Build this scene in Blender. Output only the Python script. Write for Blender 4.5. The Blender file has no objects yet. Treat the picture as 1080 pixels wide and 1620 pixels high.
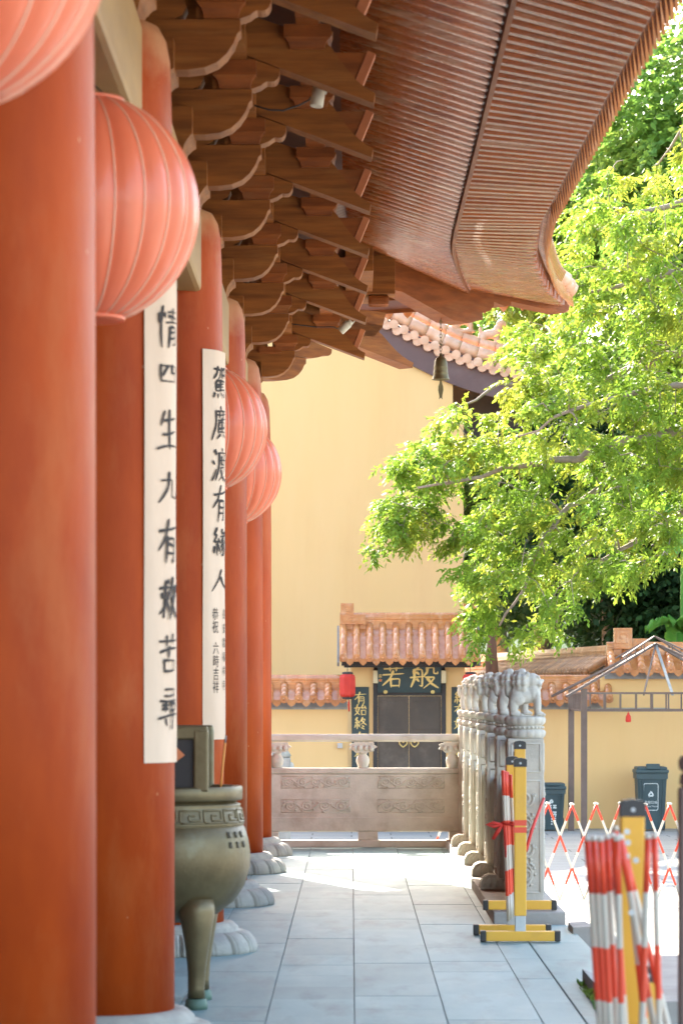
import bpy, bmesh, math, random
import numpy as np
from mathutils import Vector, Matrix

# ------------------------------------------------------------------ scene, camera, light
S = bpy.context.scene
COL = S.collection
R = math.radians
rnd = random.Random(7)

cam_d = bpy.data.cameras.new("camera")
cam = bpy.data.objects.new("camera", cam_d); COL.objects.link(cam)
cam.location = (0, 0, 1.5); cam.rotation_euler = (R(90), 0, 0)
cam_d.sensor_fit = 'HORIZONTAL'; cam_d.sensor_width = 24.0
cam_d.lens = 24.0 * 4726 / 1080
cam_d.shift_x = -16 / 1080; cam_d.shift_y = 290 / 1080
cam_d.clip_start = 0.1; cam_d.clip_end = 2000
cam_d.dof.use_dof = True; cam_d.dof.focus_distance = 29.0; cam_d.dof.aperture_fstop = 5.6
S.camera = cam

SUN = Vector((-0.52, 1.50, 1.0)).normalized()          # direction towards the sun
w = bpy.data.worlds.new("World"); S.world = w; w.use_nodes = True
nt = w.node_tree
sky = nt.nodes.new('ShaderNodeTexSky'); sky.sky_type = 'NISHITA'; sky.sun_disc = False
sky.sun_elevation = math.asin(SUN.z); sky.sun_rotation = math.atan2(SUN.x, SUN.y)
sky.air_density = 1.0; sky.dust_density = 2.5; sky.ozone_density = 0.1
bg = nt.nodes['Background']; bg.inputs['Strength'].default_value = 0.15
nt.links.new(sky.outputs[0], bg.inputs[0])
sl = bpy.data.lights.new("sun", 'SUN'); sl.energy = 4.1; sl.angle = R(0.5); sl.color = (1.0, 0.93, 0.82)
so = bpy.data.objects.new("sun", sl); COL.objects.link(so)
so.rotation_euler = SUN.to_track_quat('Z', 'Y').to_euler()
S.view_settings.view_transform = 'Standard'; S.view_settings.look = 'None'
S.view_settings.exposure = 2.86; S.view_settings.gamma = 1.0
S.cycles.max_bounces = 10; S.cycles.diffuse_bounces = 6; S.cycles.transmission_bounces = 6
S.cycles.use_denoising = True

# ------------------------------------------------------------------ object helpers
ORG = {}
def thing(name, label, cat, loc=(0, 0, 0), group=None):
    o = bpy.data.objects.new(name, None); COL.objects.link(o)
    o.location = loc; o['label'] = label; o['category'] = cat; o.empty_display_size = 0.1
    if group: o['group'] = group
    ORG[o] = Vector(loc)
    return o
def tag(o, label, cat, group=None):
    o['label'] = label; o['category'] = cat
    if group: o['group'] = group
    return o
def copy_tree(o, parent=None):
    c = o.copy(); COL.objects.link(c)
    if parent is not None: c.parent = parent
    for ch in list(o.children): copy_tree(ch, c)
    return c

class MB:
    def __init__(s): s.v = []; s.f = []; s.m = []; s.s = []
    def add(s, vs, fs, smooth=False, mi=0):
        b = len(s.v); s.v.extend([tuple(p) for p in vs])
        for f in fs:
            s.f.append([b + i for i in f]); s.m.append(mi); s.s.append(smooth)
        return s
    def box(s, x0, x1, y0, y1, z0, z1, mi=0):
        v = [(x0,y0,z0),(x1,y0,z0),(x1,y1,z0),(x0,y1,z0),(x0,y0,z1),(x1,y0,z1),(x1,y1,z1),(x0,y1,z1)]
        return s.add(v, [(0,3,2,1),(4,5,6,7),(0,1,5,4),(1,2,6,5),(2,3,7,6),(3,0,4,7)], mi=mi)
    def cbox(s, x0, x1, y0, y1, z0, z1, b=0.01, mi=0):          # box with chamfered edges
        bm = bmesh.new(); bmesh.ops.create_cube(bm, size=1)
        for v in bm.verts: v.co = Vector((x0+(x1-x0)*(v.co.x+.5), y0+(y1-y0)*(v.co.y+.5), z0+(z1-z0)*(v.co.z+.5)))
        b = min(b, .4*min(x1-x0, y1-y0, z1-z0))
        bmesh.ops.bevel(bm, geom=bm.edges[:], offset=b, segments=2, affect='EDGES', profile=.6)
        bm.verts.index_update()
        s.add([v.co[:] for v in bm.verts], [[v.index for v in f.verts] for f in bm.faces], mi=mi); bm.free()
        return s
    def prism(s, pts, o, u, v, n, t0, t1, mi=0, smooth_side=False):    # polygon pts(a,b) -> o+u*a+v*b, extruded along n
        o, u, v, n = map(Vector, (o, u, v, n)); k = len(pts)
        A = [o + u*a + v*b + n*t0 for a, b in pts]; B = [o + u*a + v*b + n*t1 for a, b in pts]
        s.add(A + B, [list(range(k))[::-1], list(range(k, 2*k))], mi=mi)
        s.add(A + B, [(i, (i+1) % k, k+(i+1) % k, k+i) for i in range(k)], smooth=smooth_side, mi=mi)
        return s
    def xz(s, pts, y0, y1, mi=0): return s.prism(pts, (0,0,0), (1,0,0), (0,0,1), (0,1,0), y0, y1, mi)
    def yz(s, pts, x0, x1, mi=0): return s.prism(pts, (0,0,0), (0,1,0), (0,0,1), (1,0,0), x0, x1, mi)
    def xy(s, pts, z0, z1, mi=0): return s.prism(pts, (0,0,0), (1,0,0), (0,1,0), (0,0,1), z0, z1, mi)
    def lathe(s, prof, c, n=32, smooth=True, rf=None, mi=0, axis='Z', ang0=0.0):
        k = len(prof); V = []
        for i in range(n):
            a = 2*math.pi*i/n + ang0
            for j, (r, z) in enumerate(prof):
                rr = r*(rf(a, j) if rf else 1)
                p = (rr*math.cos(a), rr*math.sin(a), z)
                if axis == 'Y': p = (p[0], -p[2], p[1])
                if axis == 'X': p = (p[2], p[0], p[1])
                V.append((c[0]+p[0], c[1]+p[1], c[2]+p[2]))
        F = []
        for i in range(n):
            for j in range(k-1):
                F.append((i*k+j, ((i+1) % n)*k+j, ((i+1) % n)*k+j+1, i*k+j+1))
        s.add(V, F, smooth=smooth, mi=mi)
        if prof[0][0] > 1e-5: s.f.append([len(s.v)-n*k + i*k for i in range(n)][::-1]); s.m.append(mi); s.s.append(False)
        if prof[-1][0] > 1e-5: s.f.append([len(s.v)-n*k + i*k+k-1 for i in range(n)]); s.m.append(mi); s.s.append(False)
        return s
    def tube(s, path, r, n=8, smooth=True, mi=0, cap=True, flat=1.0):
        P = [Vector(p) for p in path]; k = len(P)
        rr = r if isinstance(r, (list, tuple)) else [r]*k
        V = []; prev = None
        for i in range(k):
            t = (P[min(i+1, k-1)] - P[max(i-1, 0)])
            if t.length < 1e-9: t = Vector((0, 0, 1))
            t.normalize()
            if prev is None:
                up = Vector((0, 0, 1)) if abs(t.z) < .9 else Vector((1, 0, 0))
                a = t.cross(up).normalized()
            else:
                a = (prev - t*prev.dot(t))
                a = a.normalized() if a.length > 1e-6 else t.orthogonal().normalized()
            prev = a; b = t.cross(a)
            for q in range(n):
                th = 2*math.pi*q/n
                V.append(P[i] + a*(rr[i]*math.cos(th)) + b*(rr[i]*flat*math.sin(th)))
        F = [(i*n+q, i*n+(q+1) % n, (i+1)*n+(q+1) % n, (i+1)*n+q) for i in range(k-1) for q in range(n)]
        s.add(V, F, smooth=smooth, mi=mi)
        if cap:
            b0 = len(s.v)-n*k
            s.f.append([b0+q for q in range(n)][::-1]); s.m.append(mi); s.s.append(False)
            s.f.append([b0+(k-1)*n+q for q in range(n)]); s.m.append(mi); s.s.append(False)
        return s
    def bar(s, p, q, wd, h, up=(0, 0, 1), mi=0):                  # rectangular bar from p to q; bottom centred on the line
        p, q = Vector(p), Vector(q); t = (q-p).normalized(); a = t.cross(Vector(up)).normalized(); b = a.cross(t)
        V = []
        for e in (p, q):
            for (i, j) in ((-1, 0), (1, 0), (1, 1), (-1, 1)): V.append(e + a*(wd/2*i) + b*(h*j))
        return s.add(V, [(0,1,2,3),(7,6,5,4),(0,4,5,1),(1,5,6,2),(2,6,7,3),(3,7,4,0)], mi=mi)
    def disc(s, c, nrm, r, t, n=16, mi=0):
        c, nrm = Vector(c), Vector(nrm).normalized()
        return s.tube([c - nrm*t/2, c + nrm*t/2], r, n=n, mi=mi)
    def ell(s, c, r, n=12, mi=0):
        V = []; F = []; m = max(6, n//2+2)
        for j in range(m+1):
            ph = math.pi*j/m
            for i in range(n):
                th = 2*math.pi*i/n
                V.append((c[0]+r[0]*math.sin(ph)*math.cos(th), c[1]+r[1]*math.sin(ph)*math.sin(th), c[2]-r[2]*math.cos(ph)))
        for j in range(m):
            for i in range(n): F.append((j*n+i, j*n+(i+1) % n, (j+1)*n+(i+1) % n, (j+1)*n+i))
        return s.add(V, F, smooth=True, mi=mi)
    def dou(s, cx, cy, z0, h, hw, hb, hwy=None, hby=None):         # bracket block: flared square bowl
        hwy = hwy or hw; hby = hby or hb
        prof = [(0, 0), (.12, .06), (.3, .3), (.42, .75), (.46, 1), (1, 1)]
        V = []; 
        for (t, g) in prof:
            a = hb+(hw-hb)*g; b = hby+(hwy-hby)*g
            for (i, j) in ((-1,-1),(1,-1),(1,1),(-1,1)): V.append((cx+a*i, cy+b*j, z0+h*t))
        F = [(3,2,1,0)]; k = len(prof)
        for r_ in range(k-1):
            for q in range(4): F.append((r_*4+q, r_*4+(q+1) % 4, (r_+1)*4+(q+1) % 4, (r_+1)*4+q))
        F.append(tuple((k-1)*4+q for q in range(4)))
        return s.add(V, F)
    def xf(s, Mx, start=0):
        for i in range(start, len(s.v)): s.v[i] = tuple(Mx @ Vector(s.v[i]))
        return s
    def build(s, name, mats, parent=None, recalc=True, loc=None, merge=False):
        if not isinstance(mats, (list, tuple)): mats = [mats]
        if parent is not None: org = ORG[parent]
        elif loc is not None: org = Vector(loc)
        else:
            a = np.array(s.v); org = Vector(((a[:,0].min()+a[:,0].max())/2, (a[:,1].min()+a[:,1].max())/2, a[:,2].min()))
        me = bpy.data.meshes.new(name)
        me.from_pydata([(p[0]-org.x, p[1]-org.y, p[2]-org.z) for p in s.v], [], s.f)
        for m in mats: me.materials.append(m)
        me.polygons.foreach_set('material_index', s.m)
        me.polygons.foreach_set('use_smooth', s.s)
        if recalc or merge:
            bm = bmesh.new(); bm.from_mesh(me)
            if merge: bmesh.ops.remove_doubles(bm, verts=bm.verts, dist=1e-5)
            if recalc: bmesh.ops.recalc_face_normals(bm, faces=bm.faces)
            bm.to_mesh(me); bm.free()
        me.update()
        o = bpy.data.objects.new(name, me); COL.objects.link(o)
        if parent is not None: o.parent = parent; ORG[o] = org
        else: o.location = org; ORG[o] = org
        return o

def remeshed(mb, name, mat, voxel):
    o = mb.build(name, mat, recalc=False, loc=(0, 0, 0))
    md = o.modifiers.new('r', 'REMESH'); md.mode = 'VOXEL'; md.voxel_size = voxel
    md2 = o.modifiers.new('s', 'SMOOTH'); md2.iterations = 2; md2.factor = .5
    dg = bpy.context.evaluated_depsgraph_get(); dg.update()
    me = bpy.data.meshes.new_from_object(o.evaluated_get(dg))
    me.polygons.foreach_set('use_smooth', [True]*len(me.polygons))
    if not me.materials: me.materials.append(mat)
    old = o.data; bpy.data.objects.remove(o); bpy.data.meshes.remove(old)
    return me
def mesh_obj(name, me, parent, loc=(0, 0, 0), rot=(0, 0, 0)):
    o = bpy.data.objects.new(name, me); COL.objects.link(o); o.parent = parent; o.location = loc; o.rotation_euler = rot
    ORG[o] = ORG[parent]
    return o

# ------------------------------------------------------------------ materials
def ramp(n, stops):
    cr = n.color_ramp
    while len(cr.elements) > 1: cr.elements.remove(cr.elements[-1])
    cr.elements[0].position = stops[0][0]; cr.elements[0].color = (*stops[0][1], 1)
    for p, c in stops[1:]:
        e = cr.elements.new(p); e.color = (*c, 1)
def mat(name, c1, c2=None, scale=4.0, rough=.6, bump=0.0, bscale=None, stretch=(1, 1, 1), stain=None, sscale=1.2,
        samt=.5, spec=.5, metal=0.0, island=0.0, coat=0.0, rvar=0.0, trans=0.0, spos=(.52, .68)):
    m = bpy.data.materials.new(name); m.use_nodes = True; t = m.node_tree; N = t.nodes; L = t.links
    b = N['Principled BSDF']
    geo = N.new('ShaderNodeNewGeometry'); mp = N.new('ShaderNodeMapping'); mp.inputs['Scale'].default_value = stretch
    L.new(geo.outputs['Position'], mp.inputs[0])
    def noise(sc, det=6, rg=.6):
        n = N.new('ShaderNodeTexNoise'); n.inputs['Scale'].default_value = sc; n.inputs['Detail'].default_value = det
        n.inputs['Roughness'].default_value = rg; L.new(mp.outputs[0], n.inputs['Vector']); return n
    c2 = c2 or tuple(x*.8 for x in c1)
    n1 = noise(scale); r1 = N.new('ShaderNodeValToRGB'); ramp(r1, [(.32, c1), (.66, c2)]); L.new(n1.outputs[0], r1.inputs[0])
    col = r1.outputs[0]
    if stain:
        n2 = noise(sscale, 8, .65); r2 = N.new('ShaderNodeValToRGB'); ramp(r2, [(spos[0], (0, 0, 0)), (spos[1], (samt,)*3)]); L.new(n2.outputs[0], r2.inputs[0])
        mx = N.new('ShaderNodeMix'); mx.data_type = 'RGBA'; L.new(r2.outputs[0], mx.inputs[0]); L.new(col, mx.inputs[6]); mx.inputs[7].default_value = (*stain, 1)
        col = mx.outputs[2]
    if island:
        hs = N.new('ShaderNodeHueSaturation'); mr = N.new('ShaderNodeMapRange'); mr.inputs[3].default_value = 1-island; mr.inputs[4].default_value = 1+island
        L.new(geo.outputs['Random Per Island'], mr.inputs[0]); L.new(mr.outputs[0], hs.inputs['Value']); L.new(col, hs.inputs['Color']); col = hs.outputs[0]
    L.new(col, b.inputs['Base Color'])
    b.inputs['Roughness'].default_value = rough; b.inputs['Metallic'].default_value = metal
    b.inputs['Specular IOR Level'].default_value = spec; b.inputs['Coat Weight'].default_value = coat
    if rvar:
        mr2 = N.new('ShaderNodeMapRange'); mr2.inputs[3].default_value = rough-rvar; mr2.inputs[4].default_value = rough+rvar
        n4 = noise(scale*2.3); L.new(n4.outputs[0], mr2.inputs[0]); L.new(mr2.outputs[0], b.inputs['Roughness'])
    if bump:
        n3 = noise(bscale or scale*6, 8, .7); bp = N.new('ShaderNodeBump'); bp.inputs['Strength'].default_value = bump; bp.inputs['Distance'].default_value = .01
        L.new(n3.outputs[0], bp.inputs['Height']); L.new(bp.outputs[0], b.inputs['Normal'])
    if trans:
        tr = N.new('ShaderNodeBsdfTranslucent'); L.new(col, tr.inputs[0]); ms = N.new('ShaderNodeMixShader'); ms.inputs[0].default_value = trans
        L.new(b.outputs[0], ms.inputs[1]); L.new(tr.outputs[0], ms.inputs[2]); L.new(ms.outputs[0], N['Material Output'].inputs[0])
    return m

m_col   = mat('column_lacquer', (.42,.063,.006), (.285,.035,.004), 2.6, .5, .25, 16, stretch=(1,1,.35), stain=(.46,.135,.04), sscale=3.2, samt=.35, rvar=.1, spec=.13)
m_wood  = mat('bracket_timber', (.31,.105,.018), (.17,.052,.009), 2.6, .55, .3, 26, stretch=(.7,2,9), stain=(.36,.16,.04), sscale=1.2, samt=.45, rvar=.1, spec=.25)
m_wood2 = mat('bracket_block_timber', (.28,.078,.014), (.165,.044,.008), 3.5, .55, .25, 26, stretch=(1,1,5), stain=(.28,.12,.04), samt=.5, rvar=.1, spec=.25)
m_lint  = mat('lintel_timber', (.38,.21,.06), (.25,.13,.035), 2.5, .6, .2, 25, stretch=(1,.3,1), stain=(.2,.1,.04), samt=.4)
m_raft  = mat('rafter_paint', (.43,.120,.026), (.26,.064,.012), 3.0, .28, .25, 30, stretch=(.45,6,6), stain=(.56,.33,.19), sscale=1.5, samt=.7, rvar=.1, spec=.6, coat=.2)  # pale streaks: worn paint plus court glints put into the colour
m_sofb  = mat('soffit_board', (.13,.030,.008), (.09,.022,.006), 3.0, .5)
m_orng  = mat('orange_endgrain', (.50,.17,.06), (.40,.12,.04), 6, .5, .1)
m_stone = mat('carved_stone', (.56,.515,.43), (.46,.42,.345), 5, .85, .5, 45, stain=(.27,.205,.14), sscale=2.4, samt=.5, spec=.2)
m_base  = mat('base_stone', (.43,.395,.325), (.32,.295,.245), 6, .85, .4, 50, stain=(.2,.2,.19), sscale=3, samt=.5)
m_slab  = mat('floor_slab', (.225,.34,.335), (.175,.275,.275), 1.6, .55, .15, 60, stretch=(1.8,.5,1), stain=(.145,.195,.19), sscale=2.2, samt=.7, island=.11, rvar=.1, spec=.3)
m_joint = mat('floor_joint', (.21,.23,.215), (.25,.26,.235), 9, .95)
m_plin  = mat('plinth_stone', (.40,.36,.31), (.31,.275,.235), 4, .8, .3, 50, stain=(.19,.16,.12), samt=.5)
m_yel   = mat('yellow_plaster', (.78,.50,.225), (.75,.475,.20), .7, .9, .08, 60, stretch=(1.6,1,.3), stain=(.70,.41,.18), sscale=.9, samt=.35, spec=.2)
m_tile  = mat('glazed_tile', (.60,.25,.085), (.48,.165,.045), 5, .2, .1, 40, stain=(.68,.42,.25), sscale=6, samt=.5, island=.12, spec=.6, coat=.3)
m_tile2 = mat('pale_terracotta_tile', (.72,.40,.24), (.62,.31,.17), 5, .35, .1, 40, stain=(.75,.55,.42), sscale=4, samt=.5, island=.08)
m_tile3 = mat('mossy_tile', (.42,.20,.07), (.22,.11,.045), 7, .5, .2, 40, stain=(.45,.34,.22), sscale=5, samt=.4, island=.2)
m_pur   = mat('barge_board_paint', (.15,.082,.072), (.115,.065,.06), 2, .7, .1, 30, stain=(.2,.14,.13), samt=.4)
m_grey  = mat('grey_render', (.30,.29,.27), (.24,.23,.215), 6, .9, .1)
m_dark  = mat('dark_timber_and_shade', (.042,.032,.027), (.026,.02,.017), 4, .6)  # timber; also stands in for shade in the gable opening and censer handles
m_door  = mat('bronze_door', (.085,.06,.042), (.055,.04,.03), 2.2, .45, .1, 20, stain=(.17,.135,.1), sscale=1.6, samt=.55, metal=.2)
m_sign  = mat('sign_board', (.020,.040,.038), (.014,.030,.030), 4, .45)
m_gold  = mat('gold_paint', (.78,.55,.18), (.66,.43,.12), 12, .4, .1, 60)
m_ink   = mat('ink', (.028,.018,.012), (.04,.025,.018), 8, .8)
m_paper = mat('couplet_paper', (.70,.51,.36), (.63,.44,.30), 3, .85, .1, 25, stretch=(1,1,.3), stain=(.72,.6,.5), samt=.4, spec=.2)
m_lant  = mat('lantern_silk', (.95,.27,.13), (.92,.23,.10), 3, .36, .05, 80, trans=.35, spec=.5, coat=.2)
m_lrib  = mat('lantern_gilt', (.92,.62,.42), (.9,.55,.36), 8, .35)
m_red   = mat('red_cloth', (.75,.05,.025), (.62,.035,.02), 6, .6, trans=.2)
m_brz   = mat('bronze_patina', (.19,.142,.068), (.115,.082,.036), 4, .42, .25, 30, stain=(.21,.20,.13), sscale=3.2, samt=.55, metal=.5, rvar=.1)
m_brzg  = mat('green_patina', (.11,.18,.12), (.075,.12,.085), 8, .6, .2)
m_bell  = mat('bell_bronze', (.16,.125,.055), (.11,.085,.035), 8, .45, .1, metal=.5)
m_ash   = mat('ash', (.33,.31,.29), (.22,.2,.18), 14, .95, .4)
m_ylw   = mat('yellow_enamel', (.80,.42,.035), (.74,.37,.025), 3, .38, .08, 40, stain=(.55,.28,.05), sscale=5, samt=.35)
m_blk   = mat('black_plastic', (.022,.018,.016), (.03,.026,.023), 6, .45)
m_bred  = mat('red_reflective', (.80,.07,.022), (.72,.055,.016), 4, .35, .05, stain=(.6,.15,.1), samt=.3)
m_bwht  = mat('white_reflective', (.60,.55,.45), (.53,.48,.38), 4, .4, .05)
m_zinc  = mat('zinc', (.45,.46,.46), (.36,.37,.37), 9, .4, metal=.7)
m_gaz   = mat('brown_steel', (.155,.10,.078), (.115,.075,.06), 4, .55, .1, stain=(.26,.19,.15), samt=.4)
m_bin   = mat('bin_plastic', (.042,.075,.080), (.034,.06,.066), 3, .5, .05)
m_binw  = mat('white_print', (.75,.78,.74), None, 6, .6)
m_twig  = mat('twig_bark', (.30,.23,.17), (.20,.15,.11), 9, .85, .3)
m_white = mat('lamp_enamel', (.62,.56,.42), (.5,.44,.33), 8, .45)
m_wire  = mat('cable', (.02,.018,.017), None, 6, .6)
m_hallw = mat('hall_wall_paint', (.24,.05,.02), (.18,.04,.016), 2, .6, .1)
m_incns = mat('incense', (.70,.17,.04), (.72,.30,.06), 20, .7)
def leafmat(name, c1, c2, c3, tr):
    m = mat(name, c1, c2, 1.2, .55, spec=.22, trans=tr, stain=c3, sscale=.9, samt=.8, spos=(.48, .6), island=.25); return m
m_leaf  = leafmat('fresh_leaf', (.26,.37,.042), (.145,.26,.028), (.40,.41,.05), .5)
m_leaf2 = leafmat('mid_leaf', (.19,.32,.055), (.115,.24,.042), (.27,.36,.06), .48)
m_leaf3 = leafmat('shaded_leaf', (.035,.085,.025), (.022,.055,.018), (.05,.11,.03), .25)  # shade of the rear trees put into a darker leaf colour
m_ban   = leafmat('banana_leaf', (.12,.33,.05), (.08,.25,.04), (.2,.4,.06), .4)

def court_material():
    m = bpy.data.materials.new('court_paving'); m.use_nodes = True; t = m.node_tree; N = t.nodes; L = t.links; b = N['Principled BSDF']
    geo = N.new('ShaderNodeNewGeometry'); br = N.new('ShaderNodeTexBrick')
    br.inputs['Color1'].default_value = (.34,.325,.29,1); br.inputs['Color2'].default_value = (.29,.28,.255,1); br.inputs['Mortar'].default_value = (.12,.115,.10,1)
    br.inputs['Scale'].default_value = 1.0; br.inputs['Mortar Size'].default_value = .012; br.inputs['Brick Width'].default_value = 1.2; br.inputs['Row Height'].default_value = .6
    L.new(geo.outputs['Position'], br.inputs['Vector'])
    n = N.new('ShaderNodeTexNoise'); n.inputs['Scale'].default_value = .9; n.inputs['Detail'].default_value = 8; L.new(geo.outputs['Position'], n.inputs['Vector'])
    mr = N.new('ShaderNodeMapRange'); mr.inputs[3].default_value = .8; mr.inputs[4].default_value = 1.15; L.new(n.outputs[0], mr.inputs[0])
    hs = N.new('ShaderNodeHueSaturation'); L.new(br.outputs[0], hs.inputs['Color']); L.new(mr.outputs[0], hs.inputs['Value']); L.new(hs.outputs[0], b.inputs['Base Color'])
    b.inputs['Roughness'].default_value = .7
    return m
m_court = court_material()
m_hill = mat('hill_scrub', (.03,.075,.02), (.018,.045,.014), .8, .95, .6, 3)

# small chips and scuffs in the column lacquer
def chips():
    t = m_col.node_tree; N = t.nodes; L = t.links; b = N['Principled BSDF']
    src = b.inputs['Base Color'].links[0].from_socket
    geo = N.new('ShaderNodeNewGeometry'); mp = N.new('ShaderNodeMapping'); mp.inputs['Scale'].default_value = (1, 1, .55); L.new(geo.outputs['Position'], mp.inputs[0])
    vo = N.new('ShaderNodeTexVoronoi'); vo.inputs['Scale'].default_value = 10.0; L.new(mp.outputs[0], vo.inputs['Vector'])
    nz = N.new('ShaderNodeTexNoise'); nz.inputs['Scale'].default_value = 60; L.new(geo.outputs['Position'], nz.inputs['Vector'])
    ma = N.new('ShaderNodeMath'); ma.operation = 'MULTIPLY_ADD'; ma.inputs[1].default_value = .07; L.new(nz.outputs[0], ma.inputs[0]); L.new(vo.outputs['Distance'], ma.inputs[2])
    lt = N.new('ShaderNodeMath'); lt.operation = 'LESS_THAN'; lt.inputs[1].default_value = .072; L.new(ma.outputs[0], lt.inputs[0])
    mx = N.new('ShaderNodeMix'); mx.data_type = 'RGBA'; L.new(lt.outputs[0], mx.inputs[0]); L.new(src, mx.inputs[6]); mx.inputs[7].default_value = (.52,.22,.10,1)
    L.new(mx.outputs[2], b.inputs['Base Color'])
chips()
# weathered column: pale chalky top, as the paint is worn away there
def weather_top():
    t = m_col.node_tree; N = t.nodes; L = t.links; b = N['Principled BSDF']
    src = b.inputs['Base Color'].links[0].from_socket
    geo = N.new('ShaderNodeNewGeometry'); sx = N.new('ShaderNodeSeparateXYZ'); L.new(geo.outputs['Position'], sx.inputs[0])
    n = N.new('ShaderNodeTexNoise'); n.inputs['Scale'].default_value = 4.0; n.inputs['Detail'].default_value = 6; L.new(geo.outputs['Position'], n.inputs['Vector'])
    ad = N.new('ShaderNodeMath'); ad.operation = 'MULTIPLY_ADD'; ad.inputs[1].default_value = .6; L.new(n.outputs[0], ad.inputs[0]); L.new(sx.outputs[2], ad.inputs[2])
    mr = N.new('ShaderNodeMapRange'); mr.inputs[1].default_value = 4.36; mr.inputs[2].default_value = 4.68; mr.inputs[4].default_value = .8; L.new(ad.outputs[0], mr.inputs[0])
    mx = N.new('ShaderNodeMix'); mx.data_type = 'RGBA'; L.new(mr.outputs[0], mx.inputs[0]); L.new(src, mx.inputs[6]); mx.inputs[7].default_value = (.56,.33,.17,1)
    L.new(mx.outputs[2], b.inputs['Base Color'])
weather_top()
# ------------------------------------------------------------------ ground
ZC = -0.64
g = MB().add([(-250,-60,ZC),(250,-60,ZC),(250,400,ZC),(-250,400,ZC)], [(0,1,2,3)]).build('court_paving', m_court, loc=(0, 0, ZC)); g['kind'] = 'structure'
# wooded hill behind everything
hv = []; hf = []; nx, ny = 40, 14
for j in range(ny):
    for i in range(nx):
        x = -70+140*i/(nx-1); y = 74+90*j/(ny-1)
        z = ZC-.3 + (17*(1-math.exp(-(y-74)/22)))*(.65+.35*math.tanh((x-2)/8)) + 1.2*math.sin(x*.7+j)*min(1, j/2) + rnd.uniform(-.4, .4)*(j > 0)
        hv.append((x, y, z))
for j in range(ny-1):
    for i in range(nx-1): hf.append((j*nx+i, j*nx+i+1, (j+1)*nx+i+1, (j+1)*nx+i))
h = MB().add(hv, hf, smooth=True).build('hill', m_hill); h['kind'] = 'structure'

# platform body and its slabs
pb = MB(); pb.box(-7, 1.40, 19.5, 29.62, ZC, -.012); pb.box(-7, 1.42, 15.6, 19.5, ZC, -.012); pb.box(-7, 1.20, 0.5, 15.6, ZC, -.012)
o = pb.build('platform_base', m_joint); o['kind'] = 'structure'
sb = MB(); rs = random.Random(3); gap = .0022
xs = [-6.9,-6.0,-5.1,-4.2,-3.3,-2.55,-1.95,-1.4,-.83,-.395,.013,.44,.875,1.07]
for a, b in zip(xs[:-1], xs[1:]):
    y = .6 + rs.uniform(0, .9)
    while y < 29.6:
        y2 = min(29.6, y + rs.choice((.62,.62,1.2,1.2,.9)))
        dz = rs.uniform(-.0015, .0015); sb.cbox(a+gap, b-gap, y+gap*.6, y2-gap*.6, -.05, dz, .0015); y = y2
for (a, b, y0, y1) in ((1.075,1.418,15.6,16.9),(1.075,1.418,16.9,18.1),(1.075,1.418,18.1,19.49),(1.075,1.198,12.9,15.6),(1.075,1.198,9.5,12.9),(1.075,1.198,5,9.5)):
    sb.cbox(a+gap, b-gap, y0+gap, y1-gap, -.05, 0, .005)
o = sb.build('platform_floor', m_slab); o['kind'] = 'structure'
pl = MB()
yy = 19.53
for L_ in (2.3, 2.5, 2.6, 2.6): pl.cbox(.93, 1.40, yy, yy+L_-.006, -.02, .08, .008); yy += L_
o = pl.build('plinth', m_plin); o['kind'] = 'structure'
# steps down to the court
st = MB()
for i in range(4): st.cbox(1.42+.3*i, 2.9, 15.9, 18.72, ZC, -.13-.128*i, .01)
o = st.build('steps', m_plin); o['kind'] = 'structure'
ck = MB().prism([(1.39,.04),(1.50,.045),(2.75,-.58),(2.75,ZC),(1.39,ZC)], (0,0,0), (1,0,0), (0,0,1), (0,1,0), 18.75, 19.2)
tag(ck.build('cheek_stone', m_plin), 'rough brown sloping cheek stone beside the steps at the platform edge', 'stone')
k2 = MB().prism([(1.20,.075),(1.45,-.03),(1.45,ZC),(1.20,ZC)], (0,0,0), (1,0,0), (0,0,1), (0,1,0), 11.0, 15.55)
tag(k2.build('kerb_stone', m_grey), 'dark grey sloping kerb stone with weeds along its foot behind the folded barrier', 'kerb')
# weeds in the joint
wd = MB(); rw = random.Random(5)
for i in range(260):
    y = 12.8+2.7*rw.random(); x = 1.185+rw.gauss(0, .012); a = rw.uniform(0, 6.28); l = rw.uniform(.015, .045)*(1.5 if 14.2 < y < 14.9 else 1)
    p = Vector((x, y, .0)); d = Vector((math.cos(a)*.7, math.sin(a)*.7, rw.uniform(.5, 1.2))).normalized()*l; n_ = Vector((-math.sin(a), math.cos(a), 0))*l*.25
    wd.add([p, p+d*.5+n_, p+d, p+d*.5-n_], [(0,1,2,3)])
o = wd.build('weeds', m_leaf2, recalc=False); o['kind'] = 'stuff'; o['label'] = 'small green weeds growing in the joint by the kerb stone'; o['category'] = 'weeds'

# ------------------------------------------------------------------ the temple hall
hall = thing('temple_hall', 'red columned temple hall with tiered timber brackets and deep raftered eaves', 'temple', (-1.06, 15, 0))
CX = -1.06; COLY = [4.9, 8.76, 12.66, 17.55, 21.45, 25.3, 28.0]
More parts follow.
